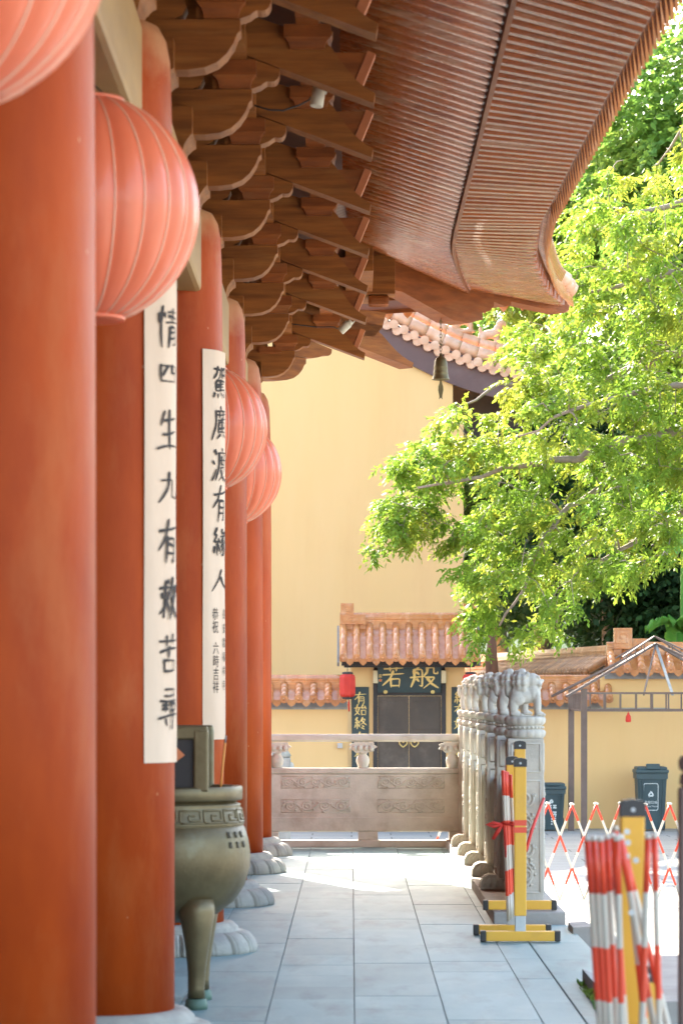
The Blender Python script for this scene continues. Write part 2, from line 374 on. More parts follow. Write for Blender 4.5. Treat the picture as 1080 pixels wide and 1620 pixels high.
# columns
prof = [(.31,.17),(.31,1.5),(.308,3.0),(.300,3.9),(.292,4.18),(.275,4.27),(.245,4.325),(.19,4.35)]
cm = MB().lathe(prof, (CX, 0, 0), 48)
bmb = MB()
def petal(a, j):
    amt = [0,.0,.035,.06,.05,0,0,0][j] if j < 8 else 0
    return 1 + amt*(abs(math.cos(a*8))**.5 - .55)
bprof = [(.50,-.005),(.505,.02),(.49,.065),(.455,.105),(.42,.12),(.395,.122),(.395,.14),(.365,.168),(.33,.172)]
def petal(a, j):
    amt = [.7,1,1,1,.3,0,0,0,0][j]; f = (a*18/(2*math.pi)) % 1; g = abs(2*f-1)
    return 1 + amt*(.018*(1-g*g) - .085*(g**10) - (.022 if .60 < g < .74 else 0))
bmb.lathe(bprof, (CX, 0, 0), 432, rf=petal)
col0 = cm.build('column', m_col, hall); col0.location.y = 0
base0 = bmb.build('column_base', m_base, col0)
for i, y in enumerate(COLY):
    if i == 0: c = col0
    else: c = copy_tree(col0, hall)
    c.location.y = y - 0
    # meshes were built relative to the hall's origin (y = 15), so shift back
    c.location.y = y
for c in hall.children:
    pass
# end side column and wall posts
for (x, y) in ((-3.75, 28.0),):
    c = copy_tree(col0, hall); c.location = (x-CX, y, 0)
# lintels
for y0, y1 in zip(COLY[:-1], COLY[1:]):
    MB().cbox(-1.25, -.87, y0+.22, y1-.22, 3.84, 4.30, .03).build('lintel', m_lint, hall)
MB().cbox(-3.6, -1.3, 27.82, 28.18, 3.84, 4.30, .03).build('lintel', m_lint, hall)
MB().cbox(-1.24, -.885, 2.0, 28.3, 4.302, 4.335, .01).build('lintel_plate', m_wood, hall)
# inner wall, ceiling
wl = MB().box(-3.9, -3.72, 2, 27.8, 0, 6.4); wl.box(-12, -3.9, 27.6, 27.8, 0, 6.4)
wl.build('wall', m_hallw, hall)
for i in range(8):
    y = 3.2+i*3.0
    d = MB(); d.cbox(-3.72, -3.66, y, y+1.2, .1, 3.3, .01); d.cbox(-3.66, -3.64, y+.12, y+1.08, .25, 1.1, .01)
    for q in range(5): d.box(-3.66, -3.645, y+.14+q*.22, y+.17+q*.22, 1.3, 3.15)
    for q in range(8): d.box(-3.66, -3.646, y+.14, y+1.06, 1.32+q*.25, 1.35+q*.25)
    d.build('door', m_hallw, hall)
MB().box(-3.9, -1.12, 2, 29, 5.62, 5.68).build('porch_ceiling', m_sofb, hall)
# --- bracket sets (local: y = 0 at the set's centre)
def dou_cluster(mb): pass
ORG_SAVE = ORG[hall]
def bx(mb, name, m, parent): return mb.build(name, m, parent)
hb = ORG[hall]
def shift(mb, dy): 
    mb.v = [(p[0], p[1]+dy, p[2]) for p in mb.v]; return mb
Y0 = hb.y      # build the prototype at the hall's own y so that location.y = set y - Y0
t = .085
A1 = [(-1.62,4.72),(-1.62,4.60),(-1.55,4.53),(-1.40,4.48),(-.78,4.48),(-.70,4.49),(-.64,4.515),(-.595,4.555),(-.562,4.605),(-.545,4.65),(-.53,4.665),(-.53,4.72)]
ba = MB(); ba.dou(CX, 0, 4.335, .27, .22, .16); ba.xz(A1, -t, t)
NOSE = [(-.74,4.725),(-.53,4.727),(-.505,4.735),(-.485,4.742),(-.467,4.756),(-.45,4.766),(-.43,4.764),(-.41,4.766),(-.395,4.778),(-.385,4.80),(-.383,4.832),(-.74,4.965)]
no = MB().xz(NOSE, -.07, .07)
ANG = [(.117,4.648),(.126,4.70),(.085,4.722),(.041,4.755),(.0,4.797),(-.035,4.842),(-.07,4.89),(-.105,4.94),(-.128,4.962),(-.124,4.99),(-.105,5.01),(-.10,5.03),(-.36,5.055),(-.7,5.17),(-1.30,5.39),(-1.30,5.175),(-.383,4.836)]
an = MB().xz(ANG, -t, t)
d1 = MB().dou(-.62, 0, 4.722, .145, .115, .082, .14, .105)
d2 = MB().dou(-.235, 0, 4.93, .125, .125, .09, .145, .11)
def yarm(x0, x1, zb, h, L):   # bracket arm running along the facade, rounded ends
    pts = [(-L, zb+h), (-L, zb+h*.62), (-L*.96, zb+h*.38), (-L*.88, zb+h*.16), (-L*.76, zb)]
    pts = pts + [(-a, b) for a, b in pts[::-1]]
    return MB().yz(pts, x0, x1)
ya = yarm(-1.135, -.985, 4.50, .16, .36)
yb = yarm(-.685, -.555, 4.868, .14, .46)
yc = yarm(-.295, -.175, 5.05, .13, .42)
ip = MB().xz([(-1.6,4.72),(-.85,4.72),(-.805,4.745),(-.785,4.785),(-.795,4.82),(-.82,4.845),(-.80,4.868),(-1.6,4.868)], -.076, .076)
e = []
for yy_ in (-.36, .36): e.append(MB().dou(-.62, yy_, 5.0, .09, .09, .065))
e2 = []
for yy_ in (-.30, .30): e2.append(MB().dou(CX, yy_, 4.66, .10, .105, .075))
hd = MB().xz([(-.14,4.765),(.01,4.765),(.08,4.925),(-.14,4.925)], -.045, .045)
he = MB().prism([(-.052,0),(.052,0),(.052,.19),(-.052,.19)], (.0125,0,4.758), (0,1,0), Vector((.07,0,.17)).normalized(), Vector((.17,0,-.07)).normalized(), .0, .046)
SETY = [8.76, 10.71, 12.66, 14.3, 15.95, 17.55, 19.5, 21.45, 23.4, 25.3, 28.0]
def build_set():
    root = shift(ba, Y0).build('bracket_set', m_wood, hall)
    for mb, n_, mm in ((no,'bracket_nose',m_wood),(ip,'tie_arm',m_wood),(an,'slanting_arm',m_wood),(d1,'bearing_block',m_wood2),(d2,'bearing_block',m_wood2),(ya,'cross_arm',m_wood),(yb,'cross_arm',m_wood),(yc,'cross_arm',m_wood2),(hd,'beam_head',m_wood2)):
        shift(mb, Y0).build(n_, mm, root)
    for mb in e+e2: shift(mb, Y0).build('bearing_block', m_wood2, root)
    shift(he, Y0).build('beam_end', m_orng, root)
    return root
bs0 = build_set()
for i, y in enumerate(SETY):
    c = bs0 if i == 0 else copy_tree(bs0, hall)
    c.location.y = y - Y0
# corner: the set turned 90 degrees and the long diagonal arms
c = copy_tree(bs0, hall)
# rotate about the column axis: hall origin is (-1.06, 15): set at y=28 => offset 13
c.rotation_euler.z = R(90); c.location = (0, 13.0, 0)
def diag(mb_pts, half, name, m, sc=1.414, dz=0.0):
    mb = MB().prism([((a-CX)*sc, b+dz) for a, b in mb_pts], (CX, 28.0, 0), (math.sqrt(.5), math.sqrt(.5), 0), (0, 0, 1), (-math.sqrt(.5), math.sqrt(.5), 0), -half, half)
    return mb.build(name, m, hall)
diag(A1, .09, 'diagonal_arm', m_wood, 1.5); diag(NOSE, .08, 'diagonal_nose', m_wood, 1.7); diag(ANG, .09, 'diagonal_slanting_arm', m_wood, 1.92, .09)
diag([(-1.0,5.0),(-.05,5.0),(.02,5.1),(.05,5.25),(-1.0,5.25)], .09, 'diagonal_beam_head', m_wood, 1.7)
# ledger beams joining the sets along the facade
for (x0, x1, z0, z1, mm) in ((-.68,-.56,5.092,5.25,m_wood),(-1.14,-.98,4.762,4.95,m_wood),(-1.14,-.98,5.02,5.2,m_wood),(-.30,-.17,5.182,5.30,m_wood2)):
    MB().cbox(x0, x1, 2.0, 28.3+(x1-CX)*.9, z0, z1, .012).build('ledger_beam', mm, hall)
    MB().cbox(-6, x1-.05, 28+(x0-CX), 28+(x1-CX), z0+.002, z1+.002, .012).build('ledger_beam', mm, hall)
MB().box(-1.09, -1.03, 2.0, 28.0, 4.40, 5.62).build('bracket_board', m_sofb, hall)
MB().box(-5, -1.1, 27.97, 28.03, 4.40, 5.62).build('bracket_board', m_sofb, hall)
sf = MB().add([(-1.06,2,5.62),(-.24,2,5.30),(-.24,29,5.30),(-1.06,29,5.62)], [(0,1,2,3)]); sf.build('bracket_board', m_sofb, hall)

# --- eaves: I = inner line, L1 = rafter ends, E = flying rafter ends (undersides)
def itp(x, xs_, ys_): return float(np.interp(x, xs_, ys_))
def smooth_itp(x, xs_, ys_, d):
    return sum(itp(x+d*k, xs_, ys_) for k in (-1, -.5, 0, .5, 1))/5
def eave(s):
    """s <= 22: plain y; 22..23: fan parameter u = s-22"""
    if s <= 22:
        y = s
        I = (-.05, y, itp(y, [3,14,18,22], [4.98,5.04,5.09,5.17]))
        L = (.75, y, itp(y, [3,14,18,22], [4.74,4.78,4.83,4.91]))
        E = (1.38, y, itp(y, [3,13.5,16,18.5,22], [4.57,4.625,4.73,4.825,4.95]))
    else:
        u = s-22
        I = (-.05+.13*u, 22+7.14*u, smooth_itp(u, [-.2,0,.2,.7,1,1.2], [5.13,5.17,5.28,5.62,5.90,6.06], .1))
        L = (smooth_itp(u, [-.2,0,.18,.607,1,1.2], [.75,.75,.775,.965,1.18,1.29], .1), 22+8.24*u, smooth_itp(u, [-.2,0,.18,.607,1,1.2], [4.87,4.91,5.0,5.29,5.56,5.70], .1))
        E = (smooth_itp(u, [-.2,0,.324,.7,1,1.2], [1.38,1.38,1.52,1.85,2.21,2.45], .08), 22+9.27*u, smooth_itp(u, [-.2,0,.324,.7,1,1.2], [4.90,4.95,5.12,5.34,5.57,5.73], .08))
    return Vector(I), Vector(L), Vector(E)
def mirror(p): return Vector((CX+(p.y-28), 28+(p.x-CX), p.z))     # across the corner diagonal
ss = list(np.arange(11.9, 21.95, .195)) + [22+i/33 for i in range(0, 33)]
up = Vector((0, 0, 1))
for s_ in ss:
    I, L_, E = eave(s_)
    MB().tube([I+up*.056, L_+up*.056], .056, n=12).build('rafter', m_raft, hall)
    a_, b_ = L_+up*.055+(L_-E)*.15, E; t_ = (b_-a_).normalized(); n_ = t_.cross(up).normalized(); w_ = n_.cross(t_)
    MB().prism([(-.034,0),(.034,0),(.048,.016),(.048,.09),(-.048,.09),(-.048,.016)] if s_ < 22 else [(-.044,0),(.044,0),(.044,.09),(-.044,.09)], a_, n_, w_, t_, 0, (b_-a_).length).build('flying_rafter', m_raft, hall)
grid = list(np.arange(2.2, 22, .6)) + [22+i/30 for i in range(31)]
def strip(rows, name, m, thick=None):
    mb = MB(); k = len(rows[0])
    V = [p for r_ in rows for p in r_]
    F = [(i*k+j, i*k+j+1, (i+1)*k+j+1, (i+1)*k+j) for i in range(len(rows)-1) for j in range(k-1)]
    mb.add(V, F)
    if thick:
        V2 = [Vector(p)+Vector(thick) for p in V]; mb.add(V2, F)
        for i in range(len(rows)-1):
            for j in (0, k-1):
                a, b = i*k+j, (i+1)*k+j; mb.add([V[a], V[b], V2[b], V2[a]], [(0,1,2,3)])
        for i in (0, len(rows)-1):
            for j in range(k-1):
                a, b = i*k+j, i*k+j+1; mb.add([V[a], V[b], V2[b], V2[a]], [(0,1,2,3)])
    return mb.build(name, m, hall)
def both(fn, name, m, thick=None):
    strip([fn(s_) for s_ in grid], name, m, thick)
    strip([[mirror(p) for p in fn(s_)] for s_ in grid], name, m, thick)
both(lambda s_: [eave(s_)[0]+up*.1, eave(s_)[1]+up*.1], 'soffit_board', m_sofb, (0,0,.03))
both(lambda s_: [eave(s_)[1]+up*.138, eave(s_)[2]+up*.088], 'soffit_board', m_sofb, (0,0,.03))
def tie(s_):
    I, L_, E = eave(s_); d = (E-L_).normalized()
    return [L_+d*.004-up*.002, L_+d*.03-up*.002]
both(tie, 'rafter_tie', m_wood2, (0,0,.09))
def fas(s_):
    I, L_, E = eave(s_); d = (E-L_).normalized()
    return [E+d*.002+up*.05, E+d*.028+up*.05]
both(fas, 'eave_board', m_wood2, (0,0,.11))
# inner strip closing the eave to the brackets
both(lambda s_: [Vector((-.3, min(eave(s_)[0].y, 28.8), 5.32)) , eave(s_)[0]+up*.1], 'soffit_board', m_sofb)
# drip tiles and barrel tile ends along the eave
teeth = MB(); ends = MB()
ts = list(np.arange(11.9, 21.95, .195)) + [22+i/46 for i in range(0, 47)]
for mi_ in (0, 1):
    teeth = MB(); ends = MB()
    for s_ in ts:
        I, L_, E = eave(s_); E2 = eave(min(23, s_+.02))[2] if s_ < 22.97 else E; E1 = eave(s_-.02)[2]
        tg = (E2-E1).normalized(); out = Vector((tg.y, -tg.x, 0)).normalized()
        c_ = E + out*.09 + up*.13
        if mi_: c_ = mirror(c_); tg = Vector((tg.y, tg.x, tg.z)); out = Vector((out.y, out.x, 0))
        pts = [(-.085,.07),(-.085,.02),(-.07,-.04),(-.035,-.10),(0,-.135),(.035,-.10),(.07,-.04),(.085,.02),(.085,.07)]
        teeth.prism(pts, c_, tg, up-out*.12, out, -.008, .008)
        a = c_ + tg*.097 + up*.075
        if s_ < 22.8: ends.tube([a - out*.5 + up*.25, a+out*.03], .062, n=12)
    teeth.build('drip_tile_row', m_tile, hall); ends.build('barrel_tile_row', m_tile, hall)
# roof slopes
def slope(s_):
    E = eave(s_)[2]; yU = E.y if E.y < 18 else 18 + (E.y-18)/(31.27-18)*(24.06-18)
    Uo = Vector((-5.0, yU, 8.6))
    a = E+up*.20; return [a + (Uo-a)*q + up*(-.35*math.sin(math.pi*q)) for q in np.linspace(0, 1, 7)]
both(slope, 'roof_slope', m_tile3, (0,0,.06))
MB().box(-12, -4.95, 2, 24.1, 8.55, 8.7).build('roof_slope', m_tile3, hall)
# corner beams
def dk(k, z): return Vector((CX+k, 28+k, z))
D = Vector((math.sqrt(.5), math.sqrt(.5), 0)); Dn = Vector((math.sqrt(.5), -math.sqrt(.5), 0))
def kprism(pts, half, name, m):
    return MB().prism([(k*math.sqrt(2), z) for k, z in pts], (CX, 28, 0), D, up, Dn, -half, half).build(name, m, hall)
kprism([(.2,5.60),(1.48,5.47),(2.0,5.255),(2.16,5.25),(2.30,5.30),(2.30,5.37),(2.38,5.40),(2.42,5.46),(2.42,5.60),(1.14,5.94),(.2,6.1)], .12, 'corner_beam', m_wood2)
kprism([(1.3,5.80),(2.44,5.50),(2.56,5.47),(2.62,5.50),(2.62,5.53),(3.20,5.485),(3.26,5.53),(3.26,5.66),(1.3,6.0)], .10, 'upper_corner_beam', m_wood2)
MB().cbox(-.5, .42, 28.72, 28.98, 5.36, 5.74, .01).build('purlin', m_wood, hall)
MB().cbox(-.06, .2, 27.3, 29.6, 5.38, 5.70, .01).build('purlin', m_wood, hall)
MB().cbox(.16,.36, 28.74, 28.96, 5.26, 5.355,.03).build('purlin_block', m_wood2, hall)
# corner tile stack and dragon finial
cs = MB()
for i in range(14):
    f = i/13; I, L_, E = eave(22.86+.14*f); p = E + Vector((.10, -.02, .19+.03*math.sin(i)))
    cs.tube([p - Vector((.5,.3,-.32)), p+Vector((.02,.0,-.03*f))], .05+.012*(i % 2), n=10)
cs.build('corner_tile_stack', m_tile2, hall)
dg_ = MB(); p = dk(3.14, 5.60)
dg_.ell(p+Vector((.02,.02,.05)), (.13,.13,.12)); dg_.ell(p+Vector((.13,.10,.0)), (.09,.09,.06)); dg_.ell(p+Vector((.12,.09,-.07)), (.08,.08,.03))
dg_.ell(p+Vector((-.08,-.08,.16)), (.09,.09,.09)); dg_.ell(p+Vector((.2,.17,.04)), (.03,.03,.03))
me = remeshed(dg_, 'dragon_finial', m_tile, .018); o = mesh_obj('dragon_finial', me, hall, loc=-ORG[hall])
# ------------------------------------------------------------------ brush writing
G = {
'般': [[(30,99),(22,84)],[(13,84),(14,42),(2,6)],[(13,84),(42,85),(42,7),(33,13)],[(22,72),(30,62)],[(0,48),(52,53)],[(22,42),(30,30)],[(60,94),(59,72),(49,57)],[(60,94),(83,94),(83,67),(97,66),(97,74)],[(54,49),(87,50),(73,26),(48,1)],[(60,45),(74,22),(99,2)]],
'若': [[(8,84),(93,88)],[(34,99),(36,74)],[(66,99),(63,75)],[(3,57),(97,63)],[(50,75),(36,40),(2,10)],[(38,38),(40,3)],[(38,38),(80,40),(76,3)],[(40,8),(77,9)]],
'有': [[(4,76),(97,83)],[(46,99),(33,64),(4,36)],[(36,58),(36,1)],[(36,58),(79,60),(79,4),(68,8)],[(38,42),(77,43)],[(38,26),(77,27)]],
'始': [[(28,97),(12,42),(42,8)],[(42,72),(30,30),(2,4)],[(1,64),(50,72)],[(72,97),(56,64),(92,69)],[(84,82),(97,58)],[(58,46),(60,4)],[(58,46),(93,48),(90,4)],[(60,10),(90,10)]],
'終': [[(26,99),(9,78),(30,74),(6,52),(40,56)],[(34,66),(44,48)],[(24,50),(24,3)],[(12,38),(4,14)],[(34,38),(44,18)],[(68,99),(48,62)],[(62,84),(90,84),(72,54),(46,34)],[(62,74),(78,52),(99,36)],[(66,30),(80,20)],[(58,14),(82,1)]],
'情': [[(16,99),(16,1)],[(6,80),(2,58)],[(26,84),(31,70)],[(42,84),(92,86)],[(46,72),(88,73)],[(36,60),(99,62)],[(66,99),(66,60)],[(50,48),(47,1)],[(50,48),(84,49),(84,2),(75,7)],[(52,34),(82,34)],[(52,20),(82,20)]],
'四': [[(12,80),(14,10)],[(12,80),(88,82),(84,10)],[(40,78),(24,38)],[(60,78),(60,46),(78,44)],[(14,14),(84,14)]],
'生': [[(28,92),(10,56)],[(22,70),(84,75)],[(50,99),(50,4)],[(20,40),(80,43)],[(3,4),(97,9)]],
'九': [[(42,99),(38,50),(2,2)],[(8,64),(66,70),(62,14),(92,8),(96,30)]],
'救': [[(3,74),(52,79)],[(28,97),(28,5),(19,11)],[(10,60),(18,48)],[(26,40),(4,14)],[(48,64),(34,46)],[(30,44),(52,16)],[(40,96),(48,86)],[(66,99),(53,62)],[(60,76),(99,81)],[(86,76),(74,36),(48,2)],[(62,58),(76,26),(99,1)]],
'苦': [[(5,84),(95,87)],[(34,99),(36,74)],[(66,99),(64,74)],[(5,57),(95,62)],[(50,72),(50,36)],[(24,36),(26,2)],[(24,36),(79,38),(75,2)],[(26,8),(75,8)]],
'尋': [[(22,97),(78,99),(76,72)],[(26,86),(74,86)],[(8,72),(93,74)],[(16,60),(40,61)],[(28,70),(28,48)],[(12,48),(44,50)],[(56,62),(56,46)],[(56,62),(84,62),(82,46)],[(56,48),(82,48)],[(4,33),(97,36)],[(70,44),(70,1),(59,6)],[(30,25),(41,11)]],
'駕': [[(4,88),(44,90),(40,62),(33,65)],[(26,99),(22,76),(2,57)],[(58,90),(58,62)],[(58,90),(90,91),(88,62)],[(58,66),(88,66)],[(24,52),(24,22)],[(24,52),(80,53)],[(24,42),(74,42)],[(24,32),(74,32)],[(50,52),(50,22)],[(24,22),(87,23),(80,0),(69,4)],[(12,14),(7,0)],[(32,14),(34,4)],[(48,14),(52,4)],[(62,14),(68,6)]],
'廣': [[(50,99),(55,90)],[(14,86),(95,88)],[(16,86),(14,40),(1,1)],[(28,74),(90,75)],[(44,82),(44,64)],[(70,82),(70,64)],[(28,62),(90,62)],[(36,52),(36,20)],[(36,52),(82,52),(82,20)],[(36,36),(82,36)],[(58,62),(58,20)],[(36,20),(82,20)],[(48,16),(27,0)],[(68,16),(91,0)]],
'渡': [[(9,93),(20,82)],[(3,65),(14,54)],[(3,4),(22,36)],[(62,99),(67,90)],[(32,84),(97,86)],[(34,84),(32,40),(21,3)],[(42,66),(95,67)],[(56,76),(56,50)],[(76,76),(76,50)],[(56,52),(76,52)],[(44,40),(84,41),(64,16),(37,0)],[(50,32),(68,14),(99,0)]],
'緣': [[(26,99),(9,78),(30,74),(6,52),(40,56)],[(34,66),(44,48)],[(24,50),(24,3)],[(12,38),(4,14)],[(34,38),(44,18)],[(62,99),(54,82),(84,83),(80,68)],[(47,67),(98,70)],[(70,68),(51,49)],[(62,56),(80,30),(72,0),(61,5)],[(74,48),(48,29)],[(76,36),(48,9)],[(92,61),(80,48)],[(80,46),(99,12)]],
'人': [[(50,97),(42,52),(2,3)],[(46,62),(66,28),(99,3)]],
}
def brush(ch, w=7.0, jit=0.0, seed=0):
    """list of 2-D polygons (0..1 box) that write the character with a swelling brush line"""
    rg = random.Random(seed); out = []
    for st in G[ch]:
        st = [(a+rg.uniform(-jit, jit), b+rg.uniform(-jit, jit)) for a, b in st]
        P = []
        for i in range(len(st)-1):
            n_ = 5
            for q in range(n_): P.append(Vector(st[i]).lerp(Vector(st[i+1]), q/n_))
        P.append(Vector(st[-1]))
        if len(st) > 2:                          # round the turns a little
            Q = P[:]
            for i in range(1, len(P)-1): Q[i] = (P[i-1]+P[i]*2+P[i+1])/4
            P = Q
        cv = rg.uniform(-1, 1)*jit*.012*(P[-1]-P[0]).length; ax = (P[-1]-P[0]); ax = Vector((-ax.y, ax.x)).normalized() if ax.length else Vector((0,1)); pr = 1+rg.uniform(-.3, .35)*min(1, jit)
        P = [p+ax*cv*math.sin(math.pi*i/(len(P)-1)) for i, p in enumerate(P)]
        k = len(P); Ls, Rs = [], []
        horiz = abs(st[0][1]-st[1][1]) < abs(st[0][0]-st[1][0])*.4
        for i, p in enumerate(P):
            t_ = (P[min(i+1, k-1)]-P[max(i-1, 0)]).normalized(); nn = Vector((-t_.y, t_.x)); f = i/(k-1)
            ww = w*(.66 if horiz else 1.0)*(1.3-.55*math.sin(math.pi*min(1, f*1.1))) * (1 if f < .6 else 1-(f-.6)*1.75) * pr
            if i == 0: ww *= .7
            Ls.append(p+nn*ww/2); Rs.append(p-nn*ww/2)
        out.append([((q.x)/100, (q.y)/100) for q in Ls+[P[-1]+(P[-1]-P[-2]).normalized()*w*.3]+Rs[::-1]+[P[0]-(P[1]-P[0]).normalized()*w*.3]])
    return out
def strokes_tris(ch, w, jit, seed):
    """each stroke as (verts, quads) strips in the unit box"""
    res = []
    for poly in brush(ch, w, jit, seed):
        n_ = len(poly); k = (n_-2)//2
        L_ = poly[:k]; tip = poly[k]; Rr = poly[k+1:k+1+k][::-1]; head = poly[-1]
        V = L_+Rr+[tip, head]
        F = [(i, i+1, k+i+1, k+i) for i in range(k-1)] + [(k-1, 2*k, 2*k-1), (0, k, 2*k+1)]
        res.append((V, F))
    return res
def write(mb, ch, fn, w=8, jit=0, seed=0, mi=0):
    d = 0
    for V, F in strokes_tris(ch, w, jit, seed):
        mb.add([fn(a, b, d) for a, b in V], F, mi=mi); d += .00025
def font_tris(text):
    cu = bpy.data.curves.new('t', 'FONT'); cu.body = text; cu.size = 1.0; cu.align_x = 'CENTER'; cu.resolution_u = 3
    ob = bpy.data.objects.new('t', cu); COL.objects.link(ob)
    dg = bpy.context.evaluated_depsgraph_get(); dg.update()
    me = bpy.data.meshes.new_from_object(ob.evaluated_get(dg))
    V = [v.co[:2] for v in me.vertices]; F = [list(p.vertices) for p in me.polygons]
    bpy.data.objects.remove(ob); bpy.data.curves.remove(cu); bpy.data.meshes.remove(me)
    return V, F

# ------------------------------------------------------------------ couplet papers wrapped round two columns
def couplet(y, ztop, zbot, chars, label, small=None):
    r0 = .316; a0, a1 = R(39), R(101)
    mb = MB(); n_ = 24; zs = np.linspace(zbot, ztop, 30)
    rp = random.Random(int(y*10))
    V = []
    for z in zs:
        for i in range(n_+1):
            a = a0+(a1-a0)*i/n_; r_ = r0 + .0025*math.sin(z*3+i*.5) + rp.uniform(0, .0008)
            V.append((CX+r_*math.sin(a), y-r_*math.cos(a), z))
    F = [(j*(n_+1)+i, j*(n_+1)+i+1, (j+1)*(n_+1)+i+1, (j+1)*(n_+1)+i) for j in range(len(zs)-1) for i in range(n_)]
    mb.add(V, F, smooth=True)
    p = mb.build('couplet_strip', m_paper, recalc=False); tag(p, label, 'couplet')
    ink = MB()
    def put(ch, ac, zc, wd, ht, w_, seed, jit=2.5):
        def fn(a, b, d):
            x_ = (a-.5)*wd + (b-.5)*.01; ang = ac + x_/r0; r_ = r0+.0055+d
            return (CX+r_*math.sin(ang), y-r_*math.cos(ang), zc+(b-.5)*ht+(a-.5)*.012)
        write(ink, ch, fn, w_, jit, seed)
    for i, (ch, zc, wd, ht) in enumerate(chars):
        ink = MB(); put(ch, R(68), zc, wd*.86, ht*.98, 11, i+int(y), 4.5); ink.build('character', m_ink, p, recalc=False)
    ink = MB()
    if small:
        for (txt, ac, z0, step, sz) in small:
            for i, ch in enumerate(txt):
                V_, F_ = font_tris(ch); ink = MB()
                if not V_: continue
                def fn(v): 
                    ang = ac+v[0]*sz/r0; r_ = r0+.006
                    return (CX+r_*math.sin(ang), y-r_*math.cos(ang), z0-step*i+v[1]*sz*1.25)
                ink.add([fn(v) for v in V_], F_); ink.build('character', m_ink, p, recalc=False)
d2 = 12.66-.15; d3 = 17.66-.2
def zy(py, d): return 1.5+(1100-py)*d/4726
def xp(px, d): return (px-556)*d/4726
ch2 = [('情',515,64),('四',588,40),('生',678,66),('九',768,50),('有',857,72),('救',947,66),('苦',1035,62),('尋',1122,66)]
couplet(12.66, zy(395, d2), zy(1207, d2), [(c, zy(p, d2), .20, h_*d2/4726) for c, p, h_ in ch2], 'long cream paper couplet with black brush writing on the nearer column behind the big lantern')
ch3 = [('駕',605,52),('廣',670,52),('渡',736,52),('有',798,56),('緣',858,46),('人',917,36)]
couplet(17.55, zy(556, d3), zy(1170, d3), [(c, zy(p, d3), .20, h_*d3/4726) for c, p, h_ in ch3], 'cream paper couplet with large and small brush writing on the column beside the censer handle',
        [('恭祝', R(57), zy(980, d3), .075, .062), ('六時吉祥', R(58), zy(1034, d3), .075, .062), ('長安雲福祥寺', R(78), zy(978, d3), .083, .05)])

# ------------------------------------------------------------------ lanterns
def lantern_proto():
    root = thing('paper_lantern', 'x', 'lantern', (-.95, 6.8, 3.24), 'round red lanterns hanging under the lintel')
    c = (-.95, 6.8, 3.24); n_ = 22; H = .385; Rr = .405
    prof = []
    for j in range(25):
        ph = R(20)+(math.pi-R(40))*j/24; prof.append((Rr*math.sin(ph), -H*math.cos(ph)/math.cos(R(20))))
    MB().lathe(prof, c, n_*8, rf=lambda a, j: 1-.03*(abs(math.cos(a*n_/2))**4)).build('shade', m_lant, root)
    ribs = MB()
    for i in range(n_):
        a = 2*math.pi*(i)/n_
        ribs.tube([(c[0]+(r_*.974+.001)*math.cos(a), c[1]+(r_*.974+.001)*math.sin(a), c[2]+z*1.0) for r_, z in prof], .0026, n=6)
    ribs.build('rib_frame', m_lrib, root)
    for s_ in (-1, 1):
        cap = MB(); cap.lathe([(.136,-.008),(.141,0),(.136,.008),(.122,.01),(.12,-.01)], (c[0], c[1], c[2]+s_*(H+.004)), 40)
        cap.build('rim_ring', m_lant, root)
    hg = MB(); hg.tube([(c[0],c[1],c[2]+H), (c[0],c[1],3.84)], .005, n=6)
    for a in (0, 2.09, 4.19): hg.tube([(c[0]+.1*math.cos(a), c[1]+.1*math.sin(a), c[2]+H), (c[0], c[1], c[2]+H+.09)], .003, n=5)
    hg.build('hanger', m_wire, root)
    return root
ln0 = lantern_proto()
for i, (y, lb, rot) in enumerate(((6.8,'blurred round red lantern at the top left corner, nearest the viewer',.1),(10.7,'large round red lantern with gilt ribs hanging between the two nearest columns',.2),(19.5,'smaller round red lantern hanging beside the column with the second couplet',.0),(23.35,'smallest round red lantern, hanging against the yellow gable wall',.12))):
    r_ = ln0 if i == 0 else copy_tree(ln0)
    r_.location = (-.95, y, 3.24); r_.rotation_euler.z = rot; r_['label'] = lb

# ------------------------------------------------------------------ wind bell under the corner beam
bx_, by_ = .893, 29.95
bell = thing('wind_bell', 'small bronze wind bell with fish clapper hanging on a chain from the eave corner', 'bell', (bx_, by_, 4.5))
ch = MB(); z = 5.262; k = 0
while z > 4.93:
    c_ = Vector((bx_, by_, z-.02)); pts = []
    for q in range(11):
        a = 2*math.pi*q/10; dx = .011*math.cos(a); pts.append(c_ + (Vector((dx, 0, .021*math.sin(a))) if k % 2 == 0 else Vector((0, dx, .021*math.sin(a)))))
    ch.tube(pts, .0038, n=5, cap=False); z -= .034; k += 1
ch.tube([(bx_, by_, 5.31), (bx_, by_, 5.24)], .005, n=6)
ch.build('chain', m_bell, bell)
MB().lathe([(.0,4.93),(.014,4.928),(.018,4.905),(.03,4.893),(.052,4.878),(.062,4.85),(.068,4.80),(.071,4.785),(.069,4.78),(.073,4.74),(.075,4.735),(.073,4.73),(.079,4.70),(.087,4.672),(.089,4.664),(.08,4.664),(.065,4.74),(.05,4.85),(0,4.87)], (bx_, by_, 0), 40).build('bell_body', m_bell, bell)
cl = MB(); cl.tube([(bx_, by_, 4.87), (bx_, by_, 4.60)], .004, n=6)
cl.xz([(bx_-.009,4.67),(bx_+.009,4.67),(bx_+.013,4.63),(bx_+.024,4.60),(bx_+.026,4.56),(bx_+.016,4.51),(bx_+.014,4.49),(bx_+.02,4.465),(bx_,4.485),(bx_-.02,4.465),(bx_-.014,4.49),(bx_-.016,4.51),(bx_-.026,4.56),(bx_-.024,4.60),(bx_-.013,4.63)], by_-.004, by_+.004)
cl.build('clapper', m_bell, bell)

